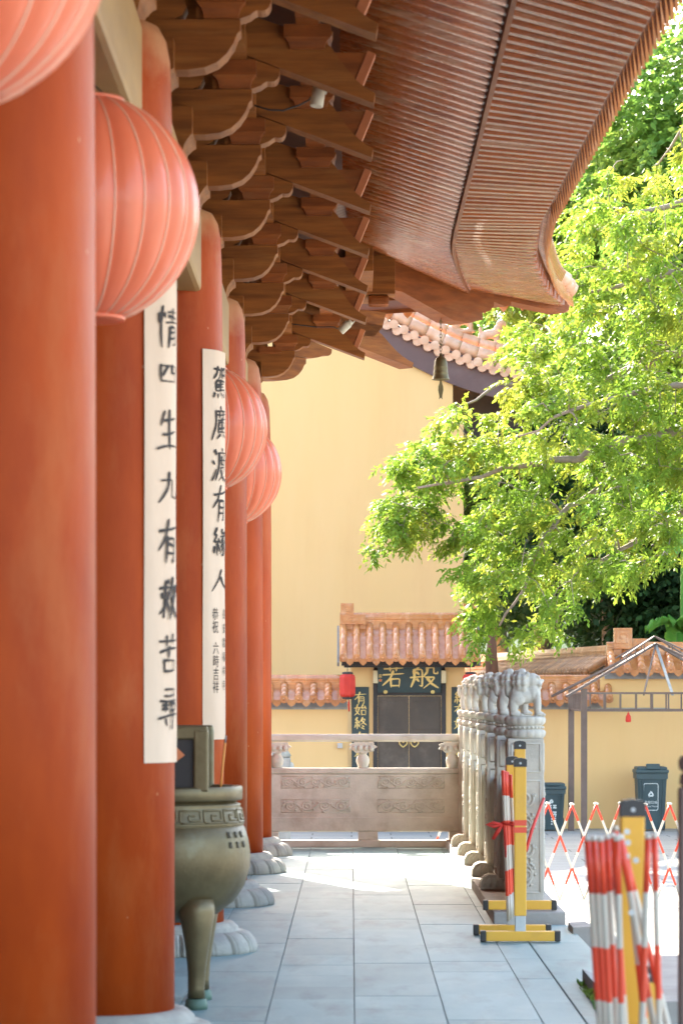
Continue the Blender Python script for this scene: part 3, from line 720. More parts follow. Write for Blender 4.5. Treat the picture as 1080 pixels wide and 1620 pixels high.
# ------------------------------------------------------------------ two spot lamps on the brackets, with their cables
def spot_lamp(x, y, z, label, ax):
    r_ = thing('spot_lamp', label, 'lamp', (x, y, z)); ax = Vector(ax).normalized()
    b_ = MB(); p = Vector((x, y, z)); b_.tube([p, p+ax*.004, p+ax*.10, p+ax*.105], [.032,.037,.037,.03], n=20); b_.tube([p+ax*.105, p+ax*.135], [.03,.022], n=16)
    b_.build('lamp_body', m_white, r_)
    k_ = MB(); k_.tube([p+ax*.07+Vector((.04,0,0)), p+ax*.14+Vector((.042,0,.02)), p+ax*.15+Vector((0,0,.06))], .006, n=6); k_.ell(p+ax*.15+Vector((-.05,0,.05)), (.02,.02,.016)); k_.build('mount', m_white, r_)
    return r_
spot_lamp(xp(500,16.3), 16.3, zy(168,16.3), 'upper cream cylinder spot lamp under a slanting bracket arm', (.15,.1,1))
spot_lamp(xp(538,26.3), 26.3, zy(524,26.3), 'lower cream spot lamp at the far end of the brackets', (.6,-.1,.55))
def cable(pts, label):
    mb = MB(); mb.tube(pts, .005, n=6); tag(mb.build('cable', m_wire), label, 'cable')
y_ = 16.35
cable([(xp(402,y_),y_,zy(166,y_)),(xp(425,y_),y_,zy(173,y_)),(xp(448,y_),y_,zy(174,y_)),(xp(472,y_),y_,zy(166,y_)),(xp(488,y_),y_,zy(158,y_)),(xp(497,y_),y_,zy(145,y_)),(xp(500,y_),y_,zy(138,y_))], 'thin black sagging cable to the upper spot lamp')
y_ = 26.4
cable([(xp(461,y_),y_,zy(512,y_)),(xp(475,y_),y_,zy(514,y_)),(xp(500,y_),y_,zy(517,y_)),(xp(528,y_),y_,zy(517,y_)),(xp(537,y_),y_,zy(521,y_))], 'thin black cable to the lower spot lamp')

# ------------------------------------------------------------------ bronze censer
cx, cy = -.87, 14.48
cz = thing('bronze_censer', 'large green bronze tripod censer with key pattern band between the columns', 'censer', (cx, cy, 0))
body = [(.0,.40),(.12,.405),(.22,.44),(.30,.50),(.352,.58),(.377,.67),(.38,.74),(.368,.81),(.350,.865),(.345,.868),(.343,.872),(.352,.876),(.347,.885),(.334,.955),(.330,.962),(.333,.968),(.331,.975),(.315,.978),(.312,.995),(.30,.995)]
MB().lathe(body, (cx, cy, 0), 72).build('bowl', m_brz, cz)
MB().lathe([(.30,.99),(.335,.992),(.342,1.0),(.342,1.052),(.336,1.06),(.30,1.06),(.295,1.05),(.29,.98)], (cx, cy, 0), 72).build('rim', m_brz, cz)
MB().lathe([(0,1.01),(.15,1.02),(.295,1.005)], (cx, cy, 0), 40).build('ash_bed', m_ash, cz)
key = MB()
nU = 18
unit = [(0,.0),(0,1),(.86,1),(.86,.22),(.36,.22),(.36,.62),(.62,.62)]
def onband(a, b):
    th = a; z = .89+.06*b; r_ = .346+(.334-.346)*b + .0015
    return (cx+r_*math.cos(th), cy+r_*math.sin(th), z)
for i in range(nU):
    a0 = 2*math.pi*i/nU; pts = []
    for (p, q) in zip(unit[:-1], unit[1:]):
        for f in np.linspace(0, 1, 5)[:-1]: pts.append(onband(a0+(p[0]+(q[0]-p[0])*f)*2*math.pi/nU*.98, p[1]+(q[1]-p[1])*f))
    pts.append(onband(a0+unit[-1][0]*2*math.pi/nU, unit[-1][1])); key.tube(pts, .0055, n=5)
    key.tube([onband(a0+f*2*math.pi/nU, -.0) for f in np.linspace(.0, 1, 6)], .005, n=5)
key.build('key_pattern_band', m_brz, cz)
m_dkbr = mat('dark_bronze', (.095,.075,.042), None, 8, .6)
# cast characters on the belly (raised, worn)
cst = MB()
def onbelly(a, z):
    r_ = float(np.interp(z, [.74,.81,.865], [.381,.369,.351])) + .002
    return (cx+r_*math.cos(a), cy+r_*math.sin(a), z)
rc = random.Random(9)
for col_ in range(3):
    for row in range(2):
        a0 = R(-20)-col_*R(9); z0 = .832-.048*row
        cst = MB()
        for q in range(5):
            f = rc.uniform(-.03, .03); g_ = rc.uniform(-.013, .013)
            if q % 2: cst.tube([onbelly(a0-.035, z0+g_), onbelly(a0+.035, z0+g_)], .0026, n=5)
            else: cst.tube([onbelly(a0+f, z0-.015), onbelly(a0+f, z0+.015)], .0026, n=5)
        cst.build('cast_character', m_dkbr, cz)
for k, th in enumerate((R(-60), R(60), R(180))):
    px_, py_ = math.cos(th), math.sin(th); lg = MB(); P = []; rr = []
    for (r_, z, w_) in ((.255,.52,.085),(.262,.46,.088),(.268,.38,.072),(.268,.28,.055),(.262,.18,.043),(.258,.10,.040),(.258,.055,.042)):
        P.append((cx+px_*r_, cy+py_*r_, z)); rr.append(w_)
    lg.tube(P[::-1], rr[::-1], n=20); o = lg.build('leg', m_brz, cz)
    MB().lathe([(.044,.05),(.05,.045),(.054,.02),(.054,.0)], (cx+px_*.258, cy+py_*.258, 0), 20).build('foot', m_brzg, o)
# upright loop handles
for s_ in (1, -1):
    hx = cx+.0; hy = cy + s_*.27
    hm = MB()
    for (a, b, z0, z1) in ((-.02,.05,1.05,1.36),(-.29,-.22,1.05,1.36)):
        pass
    x0 = cx+.02-.17; x1 = cx+.02+.17
    hm.cbox(x0, x0+.07, hy-.035, hy+.035, 1.04, 1.335, .01); hm.cbox(x1-.07, x1, hy-.035, hy+.035, 1.04, 1.335, .01)
    hm.cbox(x0+.003, x1-.003, hy-.033, hy+.033, 1.29, 1.352, .01); hm.box(x0+.06, x1-.06, hy-.012, hy+.012, 1.04, 1.30, mi=1)  # dark slab in the loop stands in for its shaded hollow
    hm.build('loop_handle', [m_brz, m_dark], cz)
ic = MB()
s1 = thing('incense_stick', 'thin orange incense stick leaning out of the censer', 'incense', (cx+.24, cy-.12, 1.0))
MB().tube([(cx+.235,cy-.12,1.0),(cx+.262,cy-.12,1.27)], .0055, n=8).build('stick', m_incns, s1)
MB().tube([(cx+.262,cy-.12,1.27),(cx+.267,cy-.12,1.305)], .004, n=8).build('ash_tip', m_ash, s1)
pk = MB().prism([(cx+.02,1.17),(cx+.08,1.215),(cx+.035,1.26),(cx-.04,1.25),(cx-.04,1.16)], (0,0,0), (1,0,0), (0,0,1), (0,1,0), cy-.33, cy-.322)
tag(pk.build('paper_packet', mat('packet_paper', (.72,.22,.08), None, 8, .7)), 'folded orange paper packet in front of the censer handle', 'packet')
pk2 = MB().cbox(cx-.05, cx-.02, cy-.335, cy-.31, 1.0, 1.2, .004)

# ------------------------------------------------------------------ stone balustrades
def lion_mb():
    m_ = MB()
    E_ = m_.ell
    E_((-.01,0,.15),(.085,.068,.066)); E_((-.062,0,.145),(.05,.066,.075)); E_((.055,0,.165),(.055,.062,.07))
    for s_ in (-1, 1):
        E_((.085,s_*.042,.09),(.026,.024,.09)); E_((.098,s_*.042,.018),(.034,.028,.02))
        E_((-.078,s_*.046,.08),(.034,.026,.085)); E_((-.066,s_*.046,.018),(.042,.028,.02)); E_((-.05,s_*.052,.125),(.05,.026,.05))
        for q in (-1, 0, 1):
            E_((.128,s_*.042+q*.017,.013),(.012,.009,.013)); E_((-.024,s_*.046+q*.017,.013),(.012,.009,.013))
        E_((.088,s_*.03,.277),(.016,.016,.013)); E_((.102,s_*.022,.262),(.008,.008,.008)); E_((.015,s_*.066,.295),(.016,.012,.022)); E_((.1,s_*.034,.225),(.018,.014,.014))
    E_((-.02,0,.245),(.068,.074,.072)); E_((.05,0,.25),(.055,.056,.056)); E_((.09,0,.24),(.034,.042,.022)); E_((.118,0,.252),(.014,.02,.012)); E_((.088,0,.204),(.03,.034,.013))
    rl = random.Random(2)
    for i in range(5):
        for j in range(7):
            ph = R(-40+i*32); th = R(80+j*33)
            E_((-.02+.066*math.cos(ph)*math.cos(th), .072*math.cos(ph)*math.sin(th), .245+.07*math.sin(ph)), (.023,.023,.023), 8)
    E_((-.02,0,.318),(.03,.03,.02)); E_((-.118,0,.185),(.022,.028,.05)); E_((-.122,0,.235),(.02,.022,.02))
    E_((0,0,.004),(.12,.085,.006))
    return m_
lion_me = remeshed(lion_mb(), 'lion', m_stone, .0062)
def scroll(mb, o, u, v, n_, L, H, seed):      # carved foliage: a waving stem with spirals either side
    rg = random.Random(seed); o, u, v, n_ = map(Vector, (o, u, v, n_))
    fn = lambda a, b: o + u*a + v*b + n_*.001
    k = max(2, int(L/(H*1.1))); pts = [fn(L*i/60, H*(.5+.3*math.sin(math.pi*k*i/60))) for i in range(61)]
    mb.tube(pts, H*.085, n=6)
    for i in range(k):
        ca = L*(i+.5)/k; cb = H*(.5 - (.02 if i % 2 else -.02)); sg = 1 if i % 2 else -1
        P = []
        for q in range(26):
            a = q*.42; rr = H*.40*(1-q/30); P.append(fn(ca+rr*math.cos(a*sg+1)*1.1, min(H*.96, max(H*.04, cb+rr*math.sin(a*sg+1)))))
        mb.tube(P, H*.075, n=6)
        for q in range(5):
            a = rg.uniform(0, 6.28); x_, y_ = ca+H*.55*math.cos(a), H*.5+H*.42*math.sin(a)
            x_ = min(L*.98, max(L*.02, x_)); mb.tube([fn(x_, y_), fn(x_+H*.16*math.cos(a+1), min(H*.95, max(H*.05, y_+H*.16*math.sin(a+1))))], [H*.12, H*.04], n=5)
def vase_prof(s=1.0): return [(.0,.782),(.045,.782),(.052,.79),(.05,.80),(.062,.83),(.066,.86),(.058,.89),(.04,.912),(.038,.92),(.05,.926),(.0,.928)]
def cloud(mb, c, along):   # carved cloud block between vase and handrail
    u = Vector(along)
    pts = []
    for q in range(36):
        a = 2*math.pi*q/36; r_ = 1+.09*math.cos(a*9); x_, z_ = .13*math.cos(a)*r_, .062*math.sin(a)*r_
        if z_ > .045: z_ = .045
        pts.append((x_, z_))
    mb.prism(pts, Vector(c)-Vector((0,0,0)), u, (0,0,1), Vector((-u.y, u.x, 0)), -.05, .05)
    for x_ in (-.08, -.03, .03, .08):
        for s_ in (-1, 1): mb.ell(Vector(c)+u*x_+Vector((-u.y, u.x, 0))*.05*s_+Vector((0,0,-.012)), (.026,.026,.03), 8)

def bal_run(name, label, org, p0, p1, n_sup, lower=True):
    """one bay of balustrade between two points on the ground; facing normal = left of p0->p1"""
    pass
# side run along the platform edge, seven posts
PX = 1.18; PYS = [20.36+1.56*i for i in range(6)] + [29.44]
bal = thing('side_balustrade', 'long stone balustrade with seven lion topped posts along the right platform edge', 'balustrade', (PX, 24.5, .08))
half = .1225
def post_proto():
    mb = MB(); y = PYS[0]; b = mb
    b.cbox(PX-half, PX+half, y-half, y+half, .075, 1.205, .008)
    root = b.build('post', m_stone, bal)
    # raised borders and carving on each face
    rl = MB()
    for (u, n_) in (((1,0,0),(0,-1,0)),((0,1,0),(-1,0,0)),((0,1,0),(1,0,0)),((1,0,0),(0,1,0))):
        c = Vector((PX, y, 0))+Vector(n_)*half; u = Vector(u); n2 = Vector(n_)
        w_ = half-.026
        for (z0, z1) in ((.16,.92),(.98,1.17)):
            for sgn in (-1, 1): rl.tube([c+u*w_*sgn+Vector((0,0,z0)), c+u*w_*sgn+Vector((0,0,z1))], .006, n=5)
            for z_ in (z0, z1): rl.tube([c-u*w_+Vector((0,0,z_)), c+u*w_+Vector((0,0,z_))], .006, n=5)
        scroll(rl, c-u*.07+Vector((0,0,.2)), (0,0,1), u, n2, .68, .14, 4)
    rl.build('relief_carving', m_stone, root)
    lt = MB()
    def pet(a, j): return 1+ (.05*(abs(math.cos(a*7))**.6-.5) if j in (2,3,4,9,10,11,12) else 0)
    lt.lathe([(.118,1.203),(.128,1.208),(.136,1.225),(.14,1.245),(.132,1.262),(.114,1.268),(.122,1.272),(.122,1.288),(.114,1.292),(.124,1.297),(.136,1.312),(.140,1.335),(.132,1.352),(.12,1.355),(.0,1.355)], (PX, y, 0), 112, rf=pet)
    for q in range(26):
        a = 2*math.pi*q/26; lt.ell((PX+.122*math.cos(a), y+.122*math.sin(a), 1.28), (.011,.011,.010), 6)
    lt.build('lotus_capital', m_stone, root)
    ORG[root] = ORG[bal]
    l_ = mesh_obj('lion', lion_me, root, loc=Vector((PX, y, 1.352))-ORG[bal])
    dr = MB(); c = (PX-half-.03, y-.06, .08)
    return root
pp = post_proto()
rots = [0, .1, -.15, .25, -.1, .15, 0]
for i, y in enumerate(PYS):
    c = pp if i == 0 else copy_tree(pp, bal)
    c.location.y = y-PYS[0]
    for ch_ in c.children:
        if ch_.name.startswith('lion'): ch_.rotation_euler.z = rots[i]; ch_.scale = (1.0, 1.0, 1.02 if i % 2 else .98)
# drum stones against the feet of the posts
for i, y in enumerate(PYS[1:6]):
    dm = MB(); c = Vector((PX-half-.035, y-.13, .085))
    pts = [(-.085,0),(.085,0),(.085,.03),(.07,.075),(.03,.105),(-.02,.108),(-.06,.09),(-.083,.05)]
    dm.prism(pts, c, (1,0,0), (0,0,1), (0,1,0), -.05, .17)
    for q in range(3): dm.tube([c+Vector((-.06+.045*q, -.052, .02)), c+Vector((-.05+.045*q, -.056, .06)), c+Vector((-.02+.03*q, -.052, .088))], .01, n=6)
    dm.build('drum_stone', m_stone, bal)
def bay(parent, a, b, vases, carved):
    """rails and panel between two points a, b (ground, z of the local floor ignored)"""
    a, b = Vector(a), Vector(b); L = (b-a).length; u = (b-a)/L; n_ = Vector((u.y, -u.x, 0)); z = Vector((0,0,1))
    def blk(mb, s0, s1, w0, z0, z1, ch=.008):
        pts = [(-w0+ch, z0), (w0-ch, z0), (w0, z0+ch), (w0, z1-ch), (w0-ch, z1), (-w0+ch, z1), (-w0, z1-ch), (-w0, z0+ch)]
        mb.prism(pts, a, n_, z, u, s0, s1)
    hr = MB(); blk(hr, 0, L, .055, 1.04, 1.116, .02); hr.build('handrail', m_stone, parent)
    pn = MB(); blk(pn, 0, L, .062, .722, .782, .012); blk(pn, 0.001, L-.001, .05, .155, .721, .004); blk(pn, 0, L, .060, .16, .30, .006)
    q = pn.build('panel', m_stone, parent)
    sl_ = MB(); blk(sl_, 0, L, .075, .0, .07, .008)
    if L > 1.6:
        blk(sl_, 0, .08, .055, .068, .157); blk(sl_, L*.5-.065, L*.5+.13, .055, .068, .157); blk(sl_, L-.1, L, .055, .068, .157)
    else:
        blk(sl_, 0, .25, .055, .068, .157); blk(sl_, L-.25, L, .055, .068, .157)
    sl_.build('sill', m_stone, parent)
    for f in vases:
        p = a+u*(L*f); vm = MB(); vm.lathe(vase_prof(), (p.x, p.y, 0), 20); cloud(vm, p+z*.99, u); vm.build('vase_support', m_stone, parent)
    if carved:
        rl = MB()
        for s_ in (-1, 1):
            for (z0, h_) in ((.585,.115),(.345,.125)):
                for (f0, f1) in carved:
                    o_ = a+u*(L*f0)+n_*(.05*s_)+z*z0
                    scroll(rl, o_, u, z, n_*s_, L*(f1-f0), h_, int(f0*100)+int(z0*10))
                    for (p_, q_) in (((0,0),(1,0)),((0,1),(1,1)),((0,0),(0,1)),((1,0),(1,1))):
                        rl.tube([o_+u*(L*(f1-f0))*p_[0]+z*h_*p_[1], o_+u*(L*(f1-f0))*q_[0]+z*h_*q_[1]], .004, n=5)
        rl.build('relief_carving', m_stone, q)
for y0, y1 in zip(PYS[:-1], PYS[1:]):
    bay(bal, (PX, y0+half, .08), (PX, y1-half, .08), (.5,), None)
ebl = thing('end_balustrade', 'carved stone balustrade closing the far end of the platform', 'balustrade', (0.1, 29.45, 0))
bay(ebl, (-.80, 29.45, 0), (PX-half, 29.45, 0), (.035, .49, .965), ((.06,.42),(.57,.92)))
MB().cbox(-1.06, -.80, 29.33, 29.57, 0, 1.2, .008).build('post', m_stone, ebl)
bay(ebl, (-3.4, 29.45, 0), (-1.06, 29.45, 0), (.05, .5, .95), None)
# ------------------------------------------------------------------ tiled copings
def coping(parent, o, U, L, zr, ze, dep, sp, rt, rh=.16, mtile=None, rows=3, both_sides=True, name='tile_roof', ridge=True, mridge=None):
    mtile = mtile or m_tile; o = Vector(o); U = Vector(U).normalized(); N0 = Vector((U.y, -U.x, 0)); Z = Vector((0,0,1))
    mb = MB()
    for sd in ((1, -1) if both_sides else (1,)):
        N = N0*sd
        P = lambda u, v, z: o + U*u + N*v + Z*z
        zt = zr-rh
        mb.add([P(0,.03,zt-.03), P(L,.03,zt-.03), P(L,dep,ze), P(0,dep,ze), P(0,.03,zt-.06), P(L,.03,zt-.06), P(L,dep,ze-.03), P(0,dep,ze-.03)], [(0,1,2,3),(7,6,5,4),(0,3,7,4),(1,5,6,2),(3,2,6,7),(0,4,5,1)])
        nb = max(2, int(round(L/sp))+1); sp2 = (L-2*rt)/(nb-1)
        d = (P(0,dep+.02,ze)-P(0,.05,zt)).normalized()
        for i in range(nb):
            u = rt+sp2*i; a = P(u,.05,zt); b = P(u,dep+.02,ze+rt*.35); n_ = 1
            for q in range(n_):
                a2 = a.lerp(b, q/n_); b2 = a.lerp(b, (q+1)/n_ - .01); mb.tube([a2.lerp(b2, f_) for f_ in (0,.325,.333,.341,.655,.663,.671,1)], [rt,rt,rt*.95,rt,rt,rt*.95,rt,rt], n=16)
            dn = (N+d*.25).normalized(); bb = b + d*.004; mb.disc(bb, dn, rt*1.1, .04, 18); mb.tube([bb+dn*.021+(U*math.cos(t_)+Z*math.sin(t_))*rt*.82 for t_ in np.linspace(0, 6.2832, 17)], rt*.1, n=5, cap=False); mb.ell(bb+dn*.02, (rt*.4,)*3, 8)
            if i < nb-1:
                uc = u+sp2/2; hw = sp2/2-rt*.6
                for q in range(rows):
                    f0, f1 = q/rows, (q+1)/rows
                    pa, pb_ = P(uc,.05,zt-.02).lerp(P(uc,dep,ze+.01), f0), P(uc,.05,zt-.02).lerp(P(uc,dep,ze+.01), f1+.02)
                    V = []
                    for (pp_, lift) in ((pa, .0), (pb_, .03)):
                        for k in range(7):
                            x_ = -1+2*k/6; V.append(pp_ + U*hw*x_ + Z*(lift - .035*(1-x_*x_)-.02))
                    V += [v-Z*.022 for v in V[7:]]
                    mb.add(V, [(k, k+1, 8+k, 7+k) for k in range(6)]+[(7+k, 8+k, 15+k, 14+k) for k in range(6)])
                # drip tile
                c = P(uc, dep+.015, ze+.0); pts = [(-hw*1.05,.035),(-hw*.6,.01),(0,0),(hw*.6,.01),(hw*1.05,.035),(hw*1.0,-.02),(hw*.75,-.065),(hw*.3,-.095),(0,-.11),(-hw*.3,-.095),(-hw*.75,-.065),(-hw*1.0,-.02)]
                mb.prism(pts, c, U, (Z*.97+N*.2).normalized(), N, 0, .018)
        mb.prism([(0,0),(L,0),(L,.09),(0,.09)], P(0,.04,zt-.07), U, Z, N, 0, .03)
    r_ = mb.build(name, mtile, parent)
    if ridge:
        rm = MB(); z = zr-rh; n_ = max(1, int(L/.32)); Ls = L/n_
        for i in range(n_):
            a, b = i*Ls+.002, (i+1)*Ls-.002
            pr = [(-.075,0),(.075,0),(.075,rh*.2),(.06,rh*.24),(.06,rh*.42),(.07,rh*.46),(.07,rh*.58),(.058,rh*.62),(.052,rh*.85),(.03,rh*.97),(0,rh),(-.03,rh*.97),(-.052,rh*.85),(-.058,rh*.62),(-.07,rh*.58),(-.07,rh*.46),(-.06,rh*.42),(-.06,rh*.24),(-.075,rh*.2)]
            rm.prism(pr, o+Z*z, N0, Z, U, a, b)
        rm.build('ridge_tile', mridge or mtile, r_)
    return r_
def spiral_plaque(mb, c, w_, h_, t_, N=(0,-1,0)):      # square key scroll in relief on a slab, centre-bottom at c
    c = Vector(c); N = Vector(N); U = Vector((-N.y, N.x, 0)); Z = Vector((0,0,1))
    mb.prism([(-w_/2,0),(w_/2,0),(w_/2,h_),(-w_/2,h_)], c, U, Z, N, -t_/2, t_/2)
    for k in (1, -1):
        f = lambda a, b: c+U*(a-.5)*w_*k+Z*b*h_+N*(t_/2)*k
        pts = [(.08,.06),(.92,.06),(.92,.92),(.1,.92),(.1,.28),(.72,.28),(.72,.72),(.32,.72),(.32,.5),(.5,.5)]
        mb.tube([f(a, b) for a, b in pts], min(w_, h_)*.045, n=5)

# ------------------------------------------------------------------ court wall with the small gate
WY = 48.0
lw = thing('court_wall', 'low yellow court wall with orange tile coping left of the small gate', 'wall', (-4, WY, ZC))
MB().box(-14, -.06, WY-.12, WY+.12, ZC, 1.34).build('wall_face', m_yel, lw)
MB().box(-14, -.07, WY-.17, WY+.17, 1.30, 1.40).build('cornice', m_grey, lw)
MB().box(-14, -.065, WY-.15, WY+.15, 1.272, 1.298).build('drip_course', m_base, lw)
coping(lw, (-14, WY, 0), (1,0,0), 13.92, 1.83, 1.42, .30, .235, .062, rh=.16)
rw_ = thing('court_wall', 'yellow court wall with orange tile coping between the lions and the brown frame', 'wall', (3, WY, ZC))
MB().box(2.0, 3.98, WY-.12, WY+.12, ZC, 1.34).build('wall_face', m_yel, rw_)
MB().box(2.0, 4.0, WY-.17, WY+.17, 1.30, 1.40).build('cornice', m_grey, rw_)
MB().box(2.0, 5.1, WY-.15, WY+.15, 1.272, 1.298).build('drip_course', m_base, rw_)
coping(rw_, (2.02, WY, 0), (1,0,0), 2.15, 1.83, 1.42, .30, .235, .062, rh=.16)
hw_ = thing('court_wall', 'taller yellow wall with scroll ended tile ridge behind the two bins', 'wall', (8, WY, ZC))
MB().box(3.98, 14, WY-.12, WY+.30, ZC, 1.80).build('wall_face', m_yel, hw_)
MB().box(4.05, 14, WY-.20, WY+.38, 1.76, 1.86).build('cornice', m_grey, hw_)
coping(hw_, (4.1, WY+.09, 0), (1,0,0), 9.9, 2.36, 1.90, .42, .235, .062, rh=.16)
def plaque(par, *a):
    m_ = MB(); spiral_plaque(m_, *a); m_.build('ridge_end_scroll', m_tile, par)
plaque(hw_, (4.36, WY+.06, 2.24), .29, .34, .16); plaque(hw_, (4.63, WY+.06, 2.24), .24, .17, .14)
dwl = thing('side_wall', 'dark mossy tiled wall running back from the taller wall', 'wall', (3, 55, ZC))
sd_ = Vector((2.2-4.25, 62-48.4, 0)); Ls_ = sd_.length
coping(dwl, (4.25, 48.5, 0), sd_, Ls_, 2.32, 1.86, .42, .24, .062, rh=.2, mtile=m_tile3, rows=2)
MB().bar((4.25,48.4,ZC), (2.2,62,ZC), .3, 2.5).build('wall_face', m_yel, dwl)
MB().bar((4.25,48.4,1.72), (2.2,62,1.72), .44, .12).build('cornice', m_dark, dwl)

gate = thing('small_gate', 'small tiled gateway with bronze double doors in the yellow wall', 'gate', (.92, WY, ZC))
G0 = WY-.16
def gx(px): return xp(px, G0)
def gz(py): return zy(py, G0)
for (a, b) in ((555,591),(704,735)):
    MB().box(gx(a), gx(b), G0, WY+.14, ZC, 1.96).build('pier', m_yel, gate)
MB().box(gx(591)+.002, gx(704)-.002, G0+.04, WY+.1, gz(1101), 1.95).build('lintel', m_dark, gate)
fr = MB(); fr.box(gx(590), gx(597), G0-.03, G0+.03, ZC, gz(1060)); fr.box(gx(698), gx(705), G0-.03, G0+.03, ZC, gz(1060)); fr.box(gx(597)+.002, gx(698)-.002, G0-.028, G0+.03, gz(1101), gz(1096)); fr.box(gx(591)+.01, gx(704)-.01, G0-.04, G0+.02, ZC, ZC+.08)
fr.build('door_frame', m_dark, gate)
for s_, (a, b) in enumerate(((597.4,646.3),(647.0,697.6))):
    dm = MB(); dm.cbox(gx(a), gx(b), G0+.01, G0+.05, ZC+.085, gz(1101.5), .006)
    x0, x1 = gx(a)+.03, gx(b)-.03
    dm.cbox(x0, x1, G0+.004, G0+.012, .95, 1.40, .003); dm.cbox(x0, x1, G0+.004, G0+.012, -.5, .15, .003); dm.cbox(x0, x1, G0+.004, G0+.012, .25, .88, .003)
    d_ = dm.build('door', m_door, gate)
    xh = gx(637.5 if s_ == 0 else 655.5); zh = gz(1176)
    hm = MB(); pts = []
    for q in range(25):
        a_ = 2*math.pi*q/24; pts.append((xh+.055*math.sin(a_)**3*1.15, G0-.02, zh-.01+.045*math.cos(a_)-.018*math.cos(2*a_)-.01*math.cos(3*a_)))
    hm.tube(pts, .011, n=6); hm.disc((xh, G0-.006, zh+.04), (0,-1,0), .03, .02); hm.build('ring_handle', m_gold, d_)
for (a, b) in ((590,597.5),(697.5,705)):
    MB().cbox(gx(a), gx(b), G0-.10, G0-.032, gz(1081), gz(1061), .006).build('bracket_stone', mat('cream_block', (.72,.58,.34), None, 5, .8), gate)
ev = MB(); ev.box(-.16, 2.0, WY-.52, WY+.5, 1.975, 2.03); ev.box(-.12, 1.96, WY-.46, WY+.3, 1.945, 1.973)
ev.build('eave_board', m_dark, gate)
gr_ = coping(gate, (-.19, WY, 0), (1,0,0), 2.21, 2.83, 2.075, .60, .222, .058, rh=.20, rows=4)
for a_ in (((-.07, WY, 2.796), .21, .18, .16), ((.02, WY-.02, 2.635), .41, .16, .18), ((1.9, WY, 2.796), .21, .18, .16), ((1.8, WY-.02, 2.635), .41, .16, .18)): plaque(gate, *a_)
sdp = MB(); sdp.prism([(-.55,2.02),(0,2.62),(.55,2.02),(.5,1.97),(-.5,1.97)], (-.2, WY, 0), (0,1,0), (0,0,1), (1,0,0), -.03, .0); sdp.prism([(-.55,2.02),(0,2.62),(.55,2.02),(.5,1.97),(-.5,1.97)], (2.05, WY, 0), (0,1,0), (0,0,1), (1,0,0), -.03, .0)
sdp.build('gable_end', m_grey, gate)
# name board over the door
nb_ = thing('name_board', 'dark green name board with two gold characters over the gate door', 'sign', (gx(647), G0-.06, gz(1096)))
x0, x1, z0, z1 = gx(597), gx(697), gz(1096), gz(1046)
bm_ = MB(); bm_.prism([(x0,z0),(x1,z0),(x1,z1),(x0,z1)], (0,G0-.05,0), (1,0,0), Vector((0,-.14,1)) , (0,1,0), -.02, .02)
bm_.v = [(p[0], p[1]+.14*z0, p[2]) for p in bm_.v]; bm_.build('board', m_sign, nb_)
lt_ = MB()
def onboard(x_, z_, d): return (x_, G0-.0735-.14*(z_-z0)-d, z_)
for chr_, a, b, c, d in (('若',604.5,639,1088,1053),('般',649,693,1089,1054)):
    lt_ = MB(); write(lt_, chr_, lambda p, q, dd: onboard(gx(a)+(gx(b)-gx(a))*p, gz(c)+(gz(d)-gz(c))*q, dd), 11.5, 0, 1); lt_.build('character', m_gold, nb_, recalc=False)
for i_, ch_ in enumerate('雲山'):
    V_, F_ = font_tris(ch_); lt_ = MB(); lt_.add([onboard(gx(601.2)+v[0]*.06, gz(1072+i_*6.2)+v[1]*.06, .001) for v in V_], F_); lt_.build('character', m_gold, nb_, recalc=False)
MB().add([onboard(gx(600),gz(1078.5),.001), onboard(gx(603),gz(1078.5),.001), onboard(gx(603),gz(1075),.001), onboard(gx(600),gz(1075),.001)], [(0,1,2,3)]).build('seal_mark', m_red, nb_, recalc=False)
for px_ in (609.5, 684): MB().ell((gx(px_), G0-.085, gz(1095)), (.035,.02,.03)).build('board_stud', m_gold, nb_)
# upright couplet boards either side
for (a, b, lab, txt, seed) in ((556,583.5,'tall dark green board with gold characters left of the gate door','有始終',0),(714,741,'tall dark green board right of the gate door, half hidden by the lions','終有始',3)):
    r_ = thing('couplet_board', lab, 'sign', (gx((a+b)/2), G0, gz(1218)))
    MB().cbox(gx(a), gx(b), G0-.035, G0-.005, gz(1240), gz(1087), .005).build('board', m_sign, r_)
    for i_, (ch_, p0, p1) in enumerate(zip(txt+'有始', (1114,1132.5,1154,1176,1198), (1095,1114,1135,1158,1180))):
        xa, xb = gx((a+b)/2-9.5), gx((a+b)/2+10)
        if i_ >= 3:
            ch_ = ('有','始')[i_-3]
        lt_ = MB(); write(lt_, ch_, lambda p, q, dd: (xa+(xb-xa)*p, G0-.0365-dd, gz(p0)+(gz(p1)-gz(p0))*q), 12, 0, 1); lt_.build('character', m_gold, r_, recalc=False)
